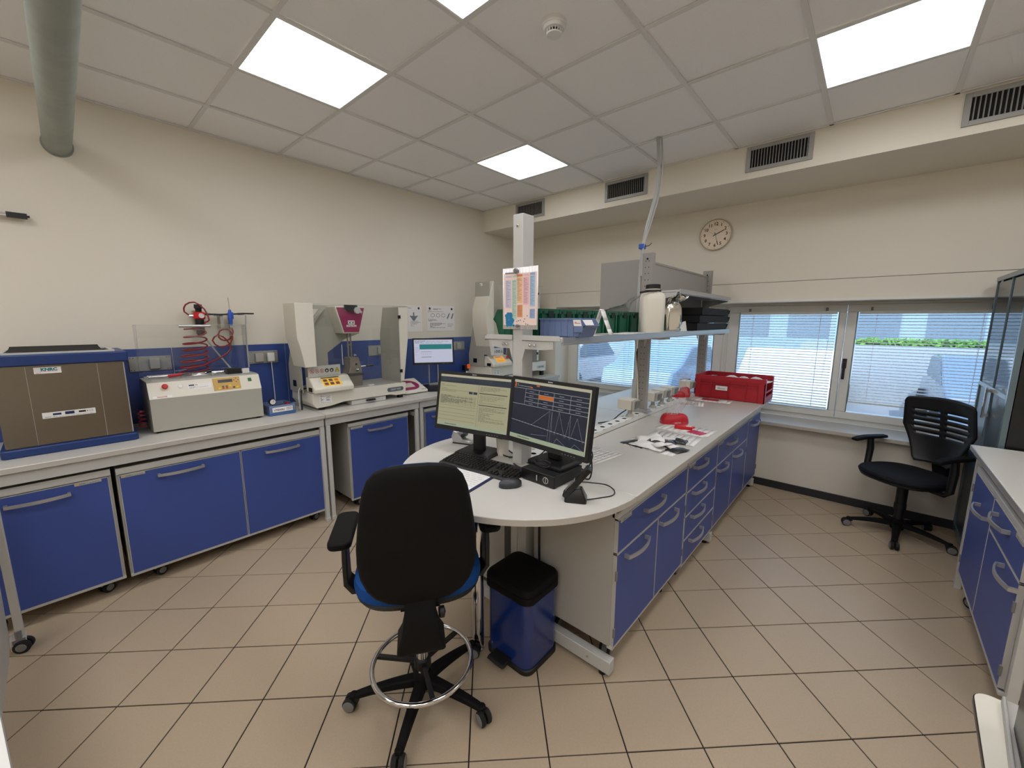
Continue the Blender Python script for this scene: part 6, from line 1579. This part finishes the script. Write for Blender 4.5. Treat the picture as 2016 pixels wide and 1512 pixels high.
for j in range(8):
    v = j/7; z = .02+.20*v
    for i in range(18):
        a = 2*PI*i/18; s_ = .07*(1-.8*min(1, v*1.8))+.045*max(0, v-.5)*2; vv.append((.02+s_*math.cos(a)*1.2+.02*v, .01+s_*.6*math.sin(a), z+rg.uniform(-.004, .004)))
part(t, 'bag_film', MB().add(vv, [(j*18+i, j*18+(i+1)%18, (j+1)*18+(i+1)%18, (j+1)*18+i) for j in range(7) for i in range(18)]), film_m)
sheet('printed_sheet', 'white sheet in front of the red crate', -1.16, 3.72, IZ, 14, .21, .297, 41, 8)
sheet('printed_sheet', 'white sheet with a dark red block, touching the red crate', -1.04, 3.97, IZ+.001, 4, .297, .21, 42, 3, blocks=((-.10, .04, -.04, .05, 3),))
o = solo('clear_plastic_bag', 'small empty clear bag lying on the white sheet before the red crate', 'plastic bag', MB().add([(x, y, .004+.006*math.sin(x*90+y*60)) for y in (-.06, -.02, .02, .06) for x in (-.09, -.05, -.01, .03, .07)], [(j*5+i, j*5+i+1, (j+1)*5+i+1, (j+1)*5+i) for j in range(3) for i in range(4)]), film_m, (-1.14, 3.62, IZ+.004), 15)
solo('grey_box', 'small grey box left of the red crate', 'box', MB().box(-.035, .035, -.04, .04, 0, .13).box(-.030, .045, .041, .045, .02, .06), grey_m, (-1.355, 4.13, .9275), 0, bevel=.004)
# red crate
t = thing('plastic_crate', 'red plastic crate full of film packs at the window end of the island', 'crate', (-1.250, 4.085, IZ), 0)
CL, CW, CH = .590, .385, .215
b = MB().box(0, CL, 0, CW, 0, .006)
b.box(0, CL, 0, .008, 0, CH-.035).box(0, CL, CW-.008, CW, 0, CH).box(0, .008, .008, CW-.008, 0, CH)
b.box(CL-.008, CL, 0, .05, 0, CH).box(CL-.008, CL, CW-.05, CW, 0, CH).box(CL-.008, CL, .05, CW-.05, 0, .05).box(CL-.008, CL, .05, CW-.05, .085, .10)
b.box(0, .03, 0, .008, CH-.035, CH).box(0, CL, -.004, .008, CH-.040, CH-.0)
part(t, 'crate_shell', b, crate_m, bevel=.0015)
r_ = MB()
for x in (.0, .045, .15, .30, .44, .535, CL-.008): r_.box(x, x+.008 if x in (0, CL-.008) else x+.005, -.010, 0, .0, CH-.04)
for z in (.004, CH-.062, CH-.085): r_.box(.045, .54, -.009, 0, z, z+.005)
r_.box(0, .045, -.010, 0, .0, CH-.04).box(.54, CL, -.010, 0, .0, CH-.04)
part(t, 'crate_ribs', r_, crate_m, bevel=.001)
b = MB().box(.19, .29, -.0115, -.0095, .085, .125, 0); textlines(b, .205, .275, .095, .118, 2, -.0118, 1, .004, 3); part(t, 'crate_label', b, [paper_m, inkd_m])
CP = [('crumpled grey film pack at the left in the red crate', .10, .16, 10, pouch_m), ('white film pack in the middle of the red crate', .26, .20, -12, paper_m), ('dark film pack right of the middle in the red crate', .40, .15, 20, pouch_m), ('white film pack at the right end of the red crate', .50, .22, -5, paper_m)]
for k, (lb, x, y, rz, m) in enumerate(CP):
    o = pouch(lb, -1.262+x, 4.10+y, IZ+.165, rz, .20, .20, m, 50+k, .035, lab=(m is pouch_m)); o['group'] = 'film packs in the red crate'; o.name = 'film_pack'; o['category'] = 'pack'
    part(o, 'pack_bundle', MB().box(-.055, .055, -.06, .06, -.155, -.002), paper_m, bevel=.01)
